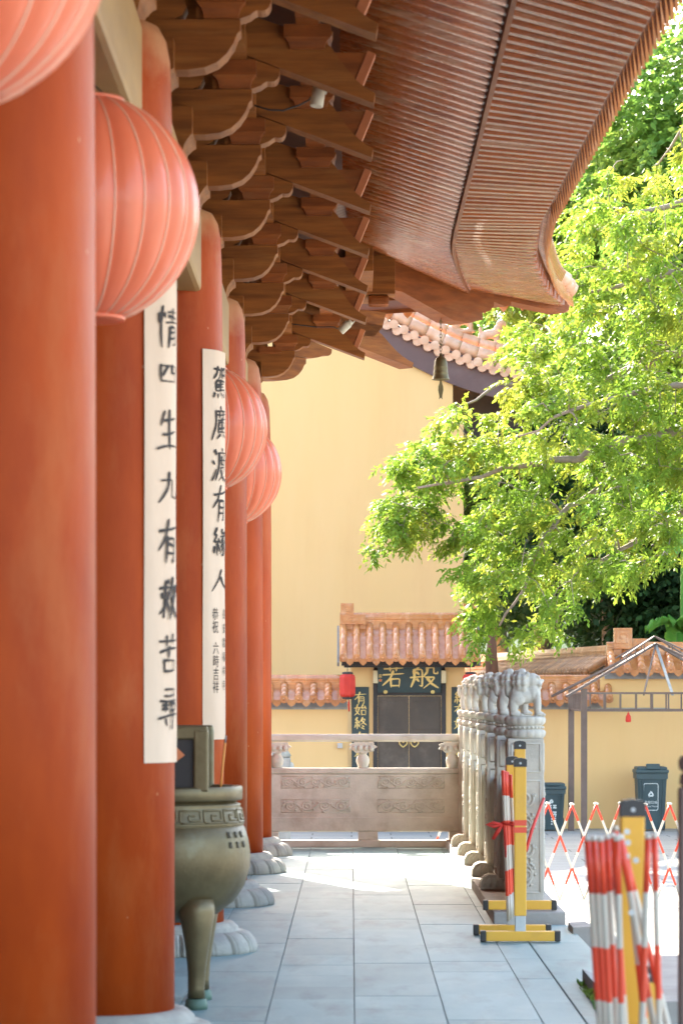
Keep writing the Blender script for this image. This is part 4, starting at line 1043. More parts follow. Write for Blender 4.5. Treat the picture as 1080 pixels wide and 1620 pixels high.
# octagonal red lanterns by the gate
def gate_lantern(px, lab):
    x = xp(px, 47.3); y = 47.3; zt, zb = zy(1066,47.3), zy(1104,47.3); zm = (zt+zb)/2
    r_ = thing('octagonal_lantern', lab, 'lantern', (x, y, zb), 'octagonal lanterns at the gate')
    MB().lathe([(.06,zb),(.115,zb+.02),(.132,zb+.05),(.137,zm),(.132,zt-.05),(.115,zt-.02),(.06,zt)], (x, y, 0), 8, smooth=False, ang0=R(22.5)).build('shade', m_red, r_)
    c_ = MB(); c_.lathe([(.085,zt-.008),(.085,zt+.02),(.05,zt+.03),(.0,zt+.03)], (x,y,0), 8, smooth=False); c_.build('cap', m_dark, r_); c_ = MB(); c_.lathe([(.0,zb-.03),(.085,zb-.02),(.085,zb+.008)], (x,y,0), 8, smooth=False); c_.build('cap', m_dark, r_)
    MB().tube([(x,y,zt+.02),(x,y,2.0)], .005, n=5).build('hanger', m_wire, r_)
    t_ = MB(); t_.tube([(x+.02,y,zb-.02),(x+.022,y,zb-.1),(x+.025,y,zb-.22)], [.006,.018,.012], n=8); t_.build('tassel', m_red, r_)
gate_lantern(549.5, 'octagonal red lantern hanging left of the gate sign'); gate_lantern(744, 'octagonal red lantern right of the gate, mostly behind the stone lions')
eb = MB(); eb.cbox(xp(533.5,47.8), xp(541.5,47.8), 47.8, 47.875, zy(1184,47.8), zy(1176,47.8), .004); eb.cbox(xp(535.5,47.8), xp(539.5,47.8), 47.79, 47.80, zy(1182,47.8), zy(1178,47.8), .003)
tag(eb.build('switch_box', m_zinc), 'small grey switch box on the yellow wall left of the gate', 'box')
# old stone post beyond the end balustrade
op = thing('stone_post', 'weathered blue grey stone post behind the left end of the far balustrade', 'post', (xp(446,42), 42, ZC))
o1 = MB(); xo = xp(446, 42); o1.cbox(xo-.15, xo+.12, 41.87, 42.13, ZC, .62, .02); o1.lathe([(.13,.62),(.15,.65),(.12,.7),(.09,.74),(.0,.78)], (xo-.02, 42, 0), 16); o1.build('shaft', m_base, op)
o2 = MB()
for q in range(5): o2.ell((xo+.12, 41.95, .1+q*.1), (.05,.06,.06))
o2.build('carved_edge', m_stone, op)

# ------------------------------------------------------------------ tall gabled building behind
BY = 56.0; sc_ = BY/4726
def bxp(px): return (px-556)*sc_
def bzp(py): return 1.5+(1100-py)*sc_
gb = thing('gabled_hall', 'tall yellow gable wall with curved terracotta verge and dark barge board', 'building', (-4, BY+4, ZC))
low = [(bxp(p), bzp(q)) for p, q in ((845,640),(815,635.5),(775,627.5),(745,619),(716,609),(680,593),(642,574),(600,551),(550,519),(480,469),(400,405),(280,300),(130,160),(-40,-10))]
lowf = [(x, z) for x, z in low]
def zlow(x): return float(np.interp(x, [p[0] for p in lowf[::-1]], [p[1] for p in lowf[::-1]]))
xs_ = np.linspace(bxp(-40), bxp(716), 40)
wallp = [(bxp(-40), ZC), (bxp(733), ZC), (bxp(733), bzp(668)), (bxp(716), bzp(668))] + [(x, zlow(x)+.12) for x in xs_[::-1]]
MB().xz(wallp, BY, BY+.3).build('wall', m_yel, gb)
MB().box(bxp(-40)-16, bxp(-40), BY, BY+.3, ZC, 12).build('wall', m_yel, gb)
xb_ = np.linspace(bxp(-40), bxp(845), 60)
MB().xz([(x, zlow(x)) for x in xb_]+[(x, zlow(x)+.62) for x in xb_[::-1]], BY-.10, BY-.02).build('barge_board', m_pur, gb)
MB().xz([(bxp(716)+.005, bzp(712)), (bxp(840), bzp(712))]+[(x_, zlow(x_)+.44) for x_ in np.linspace(bxp(840), bxp(716)+.005, 12)], BY+1.2, BY+1.4).build('shade_panel', m_dark, gb)  # added dark sheet, stands in for the shaded opening under the eave
MB().box(bxp(716), bxp(720), BY+.3, BY+1.2, ZC, bzp(668)).build('shade_panel', m_dark, gb)
tp = lambda x: zlow(x)+.47
# verge tiles: round caps and drip tiles facing the gable side
vt = MB(); x = bxp(842); i_ = 0
while x > bxp(380):
    dx = .02; sl_ = (tp(x+dx)-tp(x-dx))/(2*dx); T = Vector((1,0,sl_)).normalized(); Nn = Vector((-T.z,0,T.x))
    c = Vector((x, BY-.2, tp(x)))+Nn*.09
    vt.tube([c+Vector((0,.42,.0)), c], .078, n=14); vt.disc(c-Vector((0,.012,0)), (0,-1,0), .086, .03, 18); vt.disc(c-Vector((0,.03,0)), (0,-1,0), .055, .012, 12)
    c2 = c - T*.108 - Nn*.075
    vt.prism([(-.095,.07),(-.1,.02),(-.075,-.045),(-.03,-.08),(.03,-.08),(.075,-.045),(.1,.02),(.095,.07)], c2, T, Nn, (0,1,0), -.0, .4)
    x -= .216/math.sqrt(1+sl_*sl_)
vt.build('verge_tile_row', m_tile2, gb)
def roll(dz, y, r_, x0, x1, name, m, seg=.36):
    mb = MB(); x = x1
    while x > x0:
        sl_ = (tp(x)-tp(x-.3))/.3; stp = seg/math.sqrt(1+sl_*sl_); pts = []
        for q in range(5):
            xx = x-stp*q/4*.985; s2 = (tp(xx+.02)-tp(xx-.02))/.04; Nn = Vector((-s2,0,1)).normalized(); pts.append(Vector((xx, y, tp(xx)))+Nn*dz)
        mb.tube(pts, [r_, r_, r_, r_, r_*1.05], n=16); x -= stp
    return mb.build(name, m, gb)
roll(.27, BY+.0, .125, bxp(330), bxp(838), 'verge_roll', m_tile2)
roll(.50, BY+.28, .10, bxp(330), bxp(836), 'hip_ridge', m_tile2)
roll(.40, BY+.28, .07, bxp(330), bxp(838), 'hip_ridge', m_tile2)
roof = MB(); rows_ = []
for x in np.linspace(bxp(-40), bxp(848), 50): rows_.append([Vector((x, BY-.1, tp(x)+.02)), Vector((x, BY+16, tp(x)+.02))])
V = [p for r_ in rows_ for p in r_]; roof.add(V, [(2*i, 2*i+1, 2*i+3, 2*i+2) for i in range(49)])
for yq in np.arange(BY+.7, BY+16, .4): roof.tube([Vector((x, yq, tp(x)+.05)) for x in np.linspace(bxp(250), bxp(848), 20)], .08, n=8)
roof.build('roof', m_tile2, gb)
def beast(px, py, h_, s):
    m_ = MB(); x, z = bxp(px), bzp(py); y = BY+.28
    if s == 0:   # crouching beast looking to the right
        m_.ell((x,y,z+.22),(.17,.08,.09)); m_.ell((x+.13,y,z+.30),(.08,.07,.1)); m_.ell((x+.19,y,z+.42),(.09,.07,.08)); m_.ell((x+.26,y,z+.40),(.05,.05,.04)); m_.ell((x-.16,y,z+.14),(.09,.08,.13)); m_.ell((x+.12,y,z+.11),(.05,.06,.16)); m_.ell((x-.2,y,z+.3),(.04,.03,.08)); m_.ell((x,y,z+.01),(.22,.09,.05))
    else:        # seated figure with raised hands
        m_.ell((x,y,z+.12),(.17,.1,.16)); m_.ell((x-.11,y,z+.28),(.06,.06,.13)); m_.ell((x+.03,y,z+.3),(.055,.06,.14)); m_.ell((x+.15,y,z+.25),(.05,.06,.1)); m_.ell((x,y,z-.02),(.24,.1,.09))
    me = remeshed(m_, 'roof_figure', m_tile2, .025); mesh_obj('roof_figure', me, gb, loc=-ORG[gb])
beast(777, 544, .5, 0); beast(826, 563, .5, 1); beast(735, 522, .5, 0)

# ------------------------------------------------------------------ brown steel canopy frame in the court
gz_ = thing('canopy_frame', 'bare brown steel canopy frame with pitched ribs standing in the court', 'gazebo', (4.65, 45.8, ZC))
XL, XR, YN, YF, ZT = 3.46, 5.95, 44.5, 47.1, 1.545
for (x, y) in ((XL,YN),(XL,YF),(XR,YN),(XR,YF)):
    MB().cbox(x-.045, x+.045, y-.045, y+.045, ZC, ZT+.05, .006).build('post', m_gaz, gz_)
def lattice(p, q, n_, flip=False):
    mb = MB(); p, q = Vector(p), Vector(q); d_ = (q-p).normalized(); p = p+d_*.047; q = q-d_*.047
    mb.bar(p+Vector((0,0,ZT-.03)), q+Vector((0,0,ZT-.03)), .03, .03); mb.bar(p+Vector((0,0,ZT-.29)), q+Vector((0,0,ZT-.29)), .03, .03)
    for i in range(1, n_):
        c = p.lerp(q, i/n_); mb.bar(c+Vector((0,0,ZT-.262)), c+Vector((0,0,ZT-.028)), .024, .024, up=(1,0,0))
    mb.build('top_rail', m_gaz, gz_)
lattice((XL,YN,0), (XR,YN,0), 10); lattice((XL,YF,0), (XR,YF,0), 10); lattice((XL,YN,0), (XL,YF,0), 8); lattice((XR,YN,0), (XR,YF,0), 8)
ap = Vector((4.66, 45.8, 2.27))
for (x, y) in ((XL-.28,YN-.3),(XR+.28,YN-.3),(XL-.28,YF+.3),(XR+.28,YF+.3)):
    mb = MB(); e_ = Vector((x, y, ZT-.08)); mb.bar(e_, ap, .035, .035); d_ = (ap-e_)
    a2, b2 = e_+d_*.62+Vector((0,0,.10)), ap+Vector((-.02,0,.12)); mb.bar(a2, b2, .022, .022)
    for f in (.66,.76,.86): mb.bar(e_+d_*f, e_+d_*f+Vector((0,0,.11)), .018, .018, up=(1,0,0))
    mb.build('pitched_rib', m_gaz, gz_)
MB().bar(ap, (4.35, YN, ZT-.05), .024, .024).build('brace', m_gaz, gz_); MB().bar(ap, (4.78, YN, ZT-.05), .04, .02).build('brace', m_zinc, gz_)
rb = thing('red_pouch', 'small red cloth pouch hanging from the frame before the yellow wall', 'pouch', (xp(993.5,44.5), 44.5, zy(1143,44.5)))
xr = xp(993.5,44.5); zr_ = zy(1143,44.5)
MB().lathe([(.0,zr_),(.038,zr_+.005),(.043,zr_+.03),(.038,zr_+.09),(.022,zr_+.115),(.014,zr_+.125),(.02,zr_+.14),(.0,zr_+.145)], (xr,44.5,0), 16).build('pouch_body', m_red, rb)
MB().tube([(xr,44.5,zr_+.14),(xr,44.5,ZT-.29)], .005, n=5).build('cord', m_red, rb)

# ------------------------------------------------------------------ bins
def bin_(px0, px1, ptop, lab, kind):
    y = 47.2; x0, x1 = xp(px0, y), xp(px1, y); xc = (x0+x1)/2; W = (x1-x0); zt = zy(ptop, y); H = zt-ZC
    r_ = thing('wheeled_bin', lab, 'bin', (xc, y, ZC), 'dark green wheeled bins along the yellow wall')
    b_ = MB(); ht = H*.86; wt, wb = W*.44, W*.37; dt, db = .27, .2
    V = []
    for (f, a, d_) in ((.03, wb, db), (.9, wt*.985, dt*.98), (.9, wt*1.06, dt*1.05), (1, wt*1.06, dt*1.05)):
        for (i, j) in ((-1,-1),(1,-1),(1,1),(-1,1)): V.append((xc+a*i, y+d_*j, ZC+ht*f))
    b_.add(V, [(3,2,1,0)]+[(k*4+q, k*4+(q+1)%4, (k+1)*4+(q+1)%4, (k+1)*4+q) for k in range(3) for q in range(4)])
    for s_ in (-.8,-.62,.62,.8): b_.bar((xc+wb*s_, y-db-.004, ZC+.05), (xc+wt*s_, y-dt-.0, ZC+ht*.88), .02, .012, up=(0,-1,0))
    b_.build('tub', m_bin, r_)
    l_ = MB(); l_.cbox(xc-W*.5, xc+W*.49, y-.32, y+.26, ZC+ht+.002, ZC+ht+.055, .015); l_.cbox(xc-W*.45, xc+W*.45, y-.29, y+.25, ZC+ht+.04, ZC+ht+.10, .03); l_.cbox(xc-W*.18, xc+W*.22, y-.335, y-.25, ZC+ht+.06, zt, .012)
    l_.build('lid', m_bin, r_)
    hm = MB(); hm.tube([(xc-W*.3,y+.27,ZC+ht),(xc-W*.3,y+.34,ZC+ht+.05),(xc+W*.3,y+.34,ZC+ht+.05),(xc+W*.3,y+.27,ZC+ht)], .014, n=8); hm.build('handle', m_bin, r_)
    for s_ in (-1, 1):
        MB().lathe([(.0,-.02),(.085,-.022),(.1,-.015),(.1,.015),(.085,.022),(0,.02)], (xc+s_*W*.42, y+.17, ZC+.1), 20, axis='X').build('wheel', m_blk, r_)
    e_ = MB(); yb = y-dt-.018
    def fn(a, b): 
        zz = ZC+ht*b; f = (b-.03)/.87; d_ = db+(dt*.98-db)*f
        return Vector((xc+a*W, y-d_-.006, zz))
    def line(pts, w_): 
        for p, q in zip(pts[:-1], pts[1:]): e_.bar(fn(*p), fn(*q), w_, .003, up=(0,-1,0))
    # recycling triangle of three bent arrows
    ca, cb, s_ = (-.03, .64, .11) if kind == 0 else (-.02, .72, .09)
    k_ = W/ht
    tri = [(ca, cb+s_*.62*k_*1.2), (ca+s_*.7, cb-s_*.5*k_), (ca-s_*.7, cb-s_*.5*k_)]
    for i in range(3):
        p, q = Vector(tri[i]), Vector(tri[(i+1) % 3]); line([tuple(p.lerp(q, .1)), tuple(p.lerp(q, .74))], .022)
        m_ = p.lerp(q, .82); nn = Vector((-(q-p).y, (q-p).x)).normalized()*.03
        e_.add([fn(*(m_+nn))-Vector((0,.003,0)), fn(*(m_-nn))-Vector((0,.003,0)), fn(*q)-Vector((0,.003,0))], [(0,1,2)])
    if kind == 0:
        R_ = [(-.22,.36),(.15,.36),(.18,.39),(.18,.79),(.15,.82),(-.22,.82),(-.25,.79),(-.25,.39),(-.22,.36)]; line(R_, .009)
        for (txt, zc_, sz) in (('其他垃圾', .475, .052), ('Residual Waste', .415, .036)):
            V_, F_ = font_tris(txt); p0 = fn(-.035, zc_); e_.add([p0+Vector((v[0]*sz, -.002-.08*0, v[1]*sz)) for v in V_], F_)
    else:
        for (a, b) in ((-.1,.56),(.06,.56),(.06,.40)):
            for i in range(3):
                for j in range(3):
                    if (i+j) % 2 == 0 or i == 1: line([(a+i*.04-.02, b+j*.028), (a+i*.04+.014, b+j*.028)], .02)
        for j in range(4): line([(.1, .36-j*.055), (.14, .36-j*.055)], .02); line([(-.02, .36-j*.06), (.02, .34-j*.06)], .02)
    e_.build('printed_mark', m_binw, r_, recalc=False)
bin_(1002, 1055, 1208, 'tall dark green wheeled bin with white framed recycling mark by the yellow wall', 0)
bin_(848, 894, 1238, 'lower grey green wheeled bin with small white marks beside the stone lion post', 1)
# ------------------------------------------------------------------ folding barriers
def striped(mb, p, q, r, segs=6, n=10, start=0):
    p, q = Vector(p), Vector(q)
    for i in range(segs):
        mb.tube([p.lerp(q, i/segs), p.lerp(q, (i+1)/segs)], r, n=n, mi=(i+start) % 2, cap=(i in (0, segs-1)))
def barrier_post(parent, x, y, z, H=1.12, w_=.073, d_=.045, foot=.486, bands=True, pname='post'):
    pm = MB(); pm.cbox(x-w_/2, x+w_/2, y-d_/2, y+d_/2, z+.16, z+H-.03, .006)
    o = pm.build(pname, m_ylw, parent)
    sv = MB(); sv.cbox(x-w_/2+.004, x+w_/2-.004, y-d_/2+.004, y+d_/2-.004, z+.03, z+.162, .004); sv.build('sleeve', m_zinc, o)
    cp = MB(); pts = [(-w_/2-.003,-.035),(w_/2+.003,-.035),(w_/2+.003,.008),(w_/2-.008,.016),(0,.02),(-w_/2+.008,.016),(-w_/2-.003,.008)]
    cp.prism(pts, (x,y,z+H-.02), (1,0,0), (0,0,1), (0,1,0), -d_/2-.004, d_/2+.004); cp.build('cap', m_blk, o)
    sc = MB(); sc.disc((x, y-d_/2-.005, z+H-.033), (0,-1,0), .007, .006, 10); sc.build('screw', m_zinc, o)
    if bands:
        bd = MB()
        for z0 in (.665, .708): bd.box(x-w_/2-.0012, x+w_/2+.0012, y-d_/2-.0012, y+d_/2+.0012, z+z0, z+z0+.034)
        bd.build('red_band', m_bred, o)
    if foot:
        ft = MB(); ft.cbox(x-foot/2+.035, x+foot/2-.035, y-.03, y+.03, z+.008, z+.068, .006); f = ft.build('foot', m_ylw, o)
        for s_ in (-1, 1):
            ec = MB(); ec.cbox(*(sorted((x+s_*(foot/2-.036), x+s_*foot/2))), y-.032, y+.032, z+.005, z+.071, .006)
            ec.build('end_cap', m_blk, f)
    return o
def stick(parent, p, q, r=.0115, segs=6, name='stick', start=0):
    mb = MB(); striped(mb, p, q, r, segs, start=start); o = mb.build(name, [m_bred, m_bwht], parent)
    return o
B1 = thing('folding_barrier', 'folded yellow posted barrier in front, standing on the floor slabs', 'barrier', (1.02, 18.3, 0), 'folding safety barriers')
barrier_post(B1, 1.022, 18.12, 0); barrier_post(B1, 1.0, 18.62, 0.0, 1.12, bands=False)
for i, (dx, y) in enumerate(((.925,18.28),(.943,18.33),(.958,18.38),(.934,18.46),(.968,18.22))):
    stick(B1, (dx, y, 1.04-.006*i), (dx+.035, y+.02, .115+.01*i), .0112)
rbn = MB(); c = Vector((.935, 18.25, .71))
rbn.tube([c+Vector((-.01,.05,0)), c+Vector((-.02,-.04,.005)), c+Vector((.06,-.05,.0)), c+Vector((.07,.1,.0)), c+Vector((-.01,.09,0))], .009, n=6, flat=1.5)
rbn.tube([c+Vector((-.015,-.04,.0)), c+Vector((-.07,-.05,.012)), c+Vector((-.115,-.05,.0)), c+Vector((-.07,-.05,-.012)), c+Vector((-.015,-.045,.0))], [.006,.012,.009,.012,.006], n=6)
rbn.tube([c+Vector((-.015,-.045,-.0)), c+Vector((-.045,-.055,-.04)), c+Vector((-.075,-.055,-.09))], [.006,.014,.01], n=6)
rbn.tube([c+Vector((-.01,-.045,-.0)), c+Vector((.0,-.05,-.06)), c+Vector((.004,-.05,-.2))], [.006,.01,.006], n=6)
tag(rbn.build('ribbon_tie', m_red), 'red cloth ribbon tied in a bow round the folded sticks', 'ribbon')
B2 = thing('folding_barrier', 'folded yellow posted barrier behind, standing on the plinth against the lion post', 'barrier', (1.1, 19.7, .08), 'folding safety barriers')
barrier_post(B2, 1.106, 19.66, .08, bands=False); barrier_post(B2, 1.125, 20.05, .08, 1.05, bands=False, foot=0)
for i, (dx, y) in enumerate(((1.03,19.80),(1.05,19.86))): stick(B2, (dx, y, 1.07), (dx+.01, y+.02, .2), .0125)
tape = MB(); tape.tube([(1.17,19.72,.50),(1.27,20.0,.68),(1.9,29.5,.10)], .005, n=5); 
cord = MB(); cord.tube([(1.15,19.72,.47),(1.20,19.9,.60),(1.30,20.22,.80)], [.012,.012,.01], n=6)
tag(cord.build('red_tape', m_red), 'strip of red plastic tape slanting from the rear barrier past the lion post', 'tape')
# expanded lattice standing in the court
B3 = thing('lattice_barrier', 'expanded red and white lattice barrier crossing the court in front of the bins', 'barrier', (2.6, 31, ZC), 'folding safety barriers')
s3 = .2525; zt = .365; zb = -.632
nodes = [2.033+s3*i for i in range(-4, 9)]
for i, x in enumerate(nodes):
    yo = .03*math.sin(i*1.3); dz = .006*math.sin(i*2.1)
    stick(B3, (x, 31+yo-.012, zt+dz), (x+1.5*s3, 31+yo-.012, zb+dz), .0125); stick(B3, (x+.004, 31+yo+.014, zt+dz), (x-1.5*s3, 31+yo+.014, zb+dz), .0125)
    jm = MB(); jm.ell((x, 31+yo, zt+dz+.006), (.028,.03,.016), 10); jm.build('joint_cap', m_bwht, B3)
    rv = MB()
    for (dx, z) in ((s3/2, zt-.334), (0, zt-.667)): rv.disc((x+dx, 31+yo-.028, z+dz), (0,-1,0), .012, .01, 8)
    rv.build('rivet', m_bred, B3)
# foreground barrier, half folded
B4 = thing('folding_barrier', 'blurred half folded red and white barrier with a yellow post at the lower right, nearest', 'barrier', (.9, 9.3, 0), 'folding safety barriers')
barrier_post(B4, .878, 9.35, 0, 1.175, w_=.074, d_=.05, bands=False)
def fp(u, v, d): px, py = 900+u/4.378, 1250+v/4.378; return (xp(px, d), d, zy(py, d))
bars = [((352,335),(760,2600),8.98,0),((398,470),(600,2300),9.02,0),((300,325),(455,2650),9.18,0),((262,335),(378,2650),9.12,0),((125,345),(285,2700),9.05,0),((170,345),(318,2750),9.0,0),((218,348),(345,2720),8.95,0),((330,345),(395,2800),8.9,0),
        ((320,275),(430,2500),9.5,0),((375,262),(450,2300),9.6,0),((545,330),(470,2750),8.85,0),
        ((590,325),(640,2300),8.95,0),((360,340),(900,2500),9.1,0)]
for (a, b, d_, s_) in bars:
    top = Vector(fp(*a, d_)); bot = Vector(fp(*b, d_+.05)); L_ = (bot-top).length; bot = top+(bot-top)/L_*.98
    if bot.z < .01: bot = top+(bot-top)*((top.z-.012)/(top.z-bot.z))
    o = stick(B4, top, bot, .0102)
    tc = MB(); tc.tube([top-Vector((0,0,.004)), top+Vector((0,0,.012))], [.0112,.009], n=10); tc.build('stick_cap', m_bwht, o)
rv = MB()
for (u, v) in ((400,290),(405,365),(462,488),(430,850)): rv.disc(fp(u, v, 8.85), (0,-1,0), .009, .01, 8)
rv.build('rivet', m_zinc, B4)
barrier_post(B4, .985, 9.95, 0, .60, w_=.06, d_=.045, bands=False)
# dark metal post at the right edge
dp = thing('iron_post', 'blurred dark iron post with a round knob at the right edge of the view', 'post', (.915, 8.7, 0))
xq = xp(1092, 8.7); MB().cbox(xq-.035, xq+.035, 8.665, 8.735, 0, zy(1245,8.7), .012).build('shaft', m_gaz, dp)
MB().lathe([(.02,zy(1246,8.7)),(.034,zy(1240,8.7)),(.03,zy(1226,8.7)),(.02,zy(1222,8.7)),(.034,zy(1217,8.7)),(.036,zy(1205,8.7)),(.03,zy(1197,8.7)),(0,zy(1194,8.7))], (xq,8.7,0), 20).build('knob', m_gaz, dp)

# ------------------------------------------------------------------ trees
def leaf_arrays(P, D, n_leaf, ln, l, wd, rg, droop=.35):
    """compound leaves: P (N,3) bases, D (N,3) directions -> verts, quads"""
    N = len(P); up = np.array([0,0,1.0])
    D = D/np.linalg.norm(D, axis=1, keepdims=True)
    Sv = np.cross(D, up + rg.normal(0, .35, (N,3))); Sv /= np.linalg.norm(Sv, axis=1, keepdims=True)
    V = np.empty((N, n_leaf, 4, 3))
    for j in range(n_leaf):
        f = (j//2+1)/((n_leaf+1)//2+.0); sgn = 1 if j % 2 else -1
        base = P + D*ln*f + np.array([0,0,-1.0])*droop*ln*f*f
        if j == n_leaf-1 and n_leaf % 2: a = D*1.0 + np.array([0,0,-.5])
        else: a = Sv*sgn*.85 + D*.45 + np.array([0,0,-.45])
        a = a + rg.normal(0, .22, (N,3)); a /= np.linalg.norm(a, axis=1, keepdims=True)
        n_ = np.cross(a, Sv*.3+up + rg.normal(0, .5, (N,3))); n_ /= np.linalg.norm(n_, axis=1, keepdims=True)
        L_ = (l*rg.uniform(.75, 1.25, (N,1))); W = L_*wd
        V[:, j, 0] = base; V[:, j, 1] = base + a*L_*.45 + n_*W; V[:, j, 2] = base + a*L_ ; V[:, j, 3] = base + a*L_*.45 - n_*W
    return V.reshape(-1, 3)
def quads_obj(name, V, m, parent):
    org = np.array(ORG[parent][:]); V = V - org; n = len(V)//4
    me = bpy.data.meshes.new(name); me.vertices.add(len(V)); me.vertices.foreach_set('co', V.astype(np.float32).ravel())
    me.loops.add(n*4); me.loops.foreach_set('vertex_index', np.arange(n*4, dtype=np.int32))
    me.polygons.add(n); me.polygons.foreach_set('loop_start', np.arange(0, n*4, 4, dtype=np.int32)); me.polygons.foreach_set('loop_total', np.full(n, 4, dtype=np.int32))
    me.update(calc_edges=True); me.materials.append(m)
    o = bpy.data.objects.new(name, me); COL.objects.link(o); o.parent = parent; ORG[o] = ORG[parent]
    return o
def inside(poly, x, y):
    r_ = False; n = len(poly)
    for i in range(n):
        (x1, y1), (x2, y2) = poly[i], poly[(i+1) % n]
        if (y1 > y) != (y2 > y) and x < (x2-x1)*(y-y1)/(y2-y1)+x1: r_ = not r_
    return r_
# --- the near tree: trunk out to the right, limbs spread left over the court
TY = 42.0; tsc = TY/4726
crown = [((p-556)*tsc, 1.5+(1100-q)*tsc) for p, q in [(1400,-120),(1180,-60),(1110,150),(1060,260),(1000,270),(960,300),(905,350),(880,420),(885,500),(830,500),(772,495),(790,545),(835,570),(822,615),(745,640),(700,655),(645,715),(600,770),(583,800),(588,880),(622,885),(640,850),(665,870),(720,905),(738,985),(762,1012),(800,1045),(842,1042),(862,1000),(888,1000),(918,1030),(930,1000),(885,965),(905,930),(965,915),(1005,925),(1045,900),(1120,890),(1300,800),(1450,500)]]
tree = thing('broadleaf_tree', 'bright fresh green tree spreading drooping feathery branches in front of the gable wall', 'tree', (8.0, TY+.5, ZC))
rt = random.Random(21); rg = np.random.default_rng(4)
nodesT = []      # (pos, radius, parent index)
def limb(pts, r0, r1):
    mb_pts = [Vector(p) for p in pts]; k = len(mb_pts); start = None
    for i, p in enumerate(mb_pts):
        nodesT.append((p, r0+(r1-r0)*i/(k-1)))
    return mb_pts, [r0+(r1-r0)*i/(k-1) for i in range(k)]
wood = MB()
tp_ = [(8.0,TY+.5,ZC-.1),(7.9,TY+.4,1.2),(7.7,TY+.3,2.8),(7.6,TY+.2,4.2),(7.5,TY,5.8),(7.3,TY-.2,7.6),(7.1,TY,9.4),(6.9,TY,11)]
pts, rr = limb(tp_, .30, .10)
trunk = MB(); trunk.tube(pts, rr, n=14); trunk.build('trunk', m_twig, tree)
def T3(px, py, y): return ((px-556)*y/4726, y, 1.5+(1100-py)*y/4726)
limbs = [
 ([(7.65,TY+.2,4.0), T3(1160,650,TY-.6), T3(1080,684,TY-1.0), T3(1005,697,TY-1.2), T3(950,710,TY-1.3), T3(910,727,TY-1.3), T3(860,733,TY-1.4), T3(800,738,TY-1.2), T3(740,758,TY-1.2), T3(660,772,TY-1.2)], .095, .016),
 ([(7.7,TY+.2,3.4), T3(1160,720,TY), T3(1080,722,TY), T3(1035,740,TY), T3(990,755,TY), T3(950,770,TY), T3(900,800,TY-.5), T3(860,850,TY-.8), T3(830,930,TY-.8), T3(790,990,TY-.8)], .08, .014),
 ([(7.55,TY,5.6), T3(1150,560,TY+1), T3(1050,560,TY+1.2), T3(960,600,TY+1.2), T3(870,614,TY+1.0), T3(790,606,TY+.8), T3(735,640,TY+.6)], .07, .014),
 ([(7.5,TY,6.2), T3(1150,450,TY-1), T3(1060,430,TY-1.2), T3(980,452,TY-1.2), T3(900,470,TY-1.0)], .07, .016),
 ([(7.2,TY,8.5), T3(1120,300,TY), T3(1040,330,TY), T3(970,360,TY), T3(920,380,TY)], .06, .014),
 ([(7.0,TY,10), T3(1120,100,TY), T3(1090,190,TY), T3(1040,260,TY+.4)], .05, .014),
 ([(7.6,TY,4.6), T3(1150,780,TY+.8), T3(1060,820,TY+1), T3(980,870,TY+1), T3(900,940,TY+.8), T3(880,985,TY+.6)], .06, .012),
 ([(7.6,TY,5.0), T3(1130,600,TY-2), T3(1010,620,TY-2.2), T3(900,650,TY-2.4), T3(820,690,TY-2.2)], .06, .012),
]
br = MB()
for pts_, r0, r1 in limbs:
    P = [Vector(p) for p in pts_]; Q = [P[0]]
    for a, b in zip(P[:-1], P[1:]):
        for f in (.33, .66, 1.0):
            q = a.lerp(b, f); j = .05 if f < 1 else 0; Q.append(q+Vector((rt.uniform(-j,j), rt.uniform(-j,j), rt.uniform(-j,j))))
    rr = [r0+(r1-r0)*i/(len(Q)-1) for i in range(len(Q))]
    for p, r_ in zip(Q, rr): nodesT.append((p, r_))
    mb = MB(); mb.tube(Q, rr, n=8); mb.build('branch', m_twig, tree)
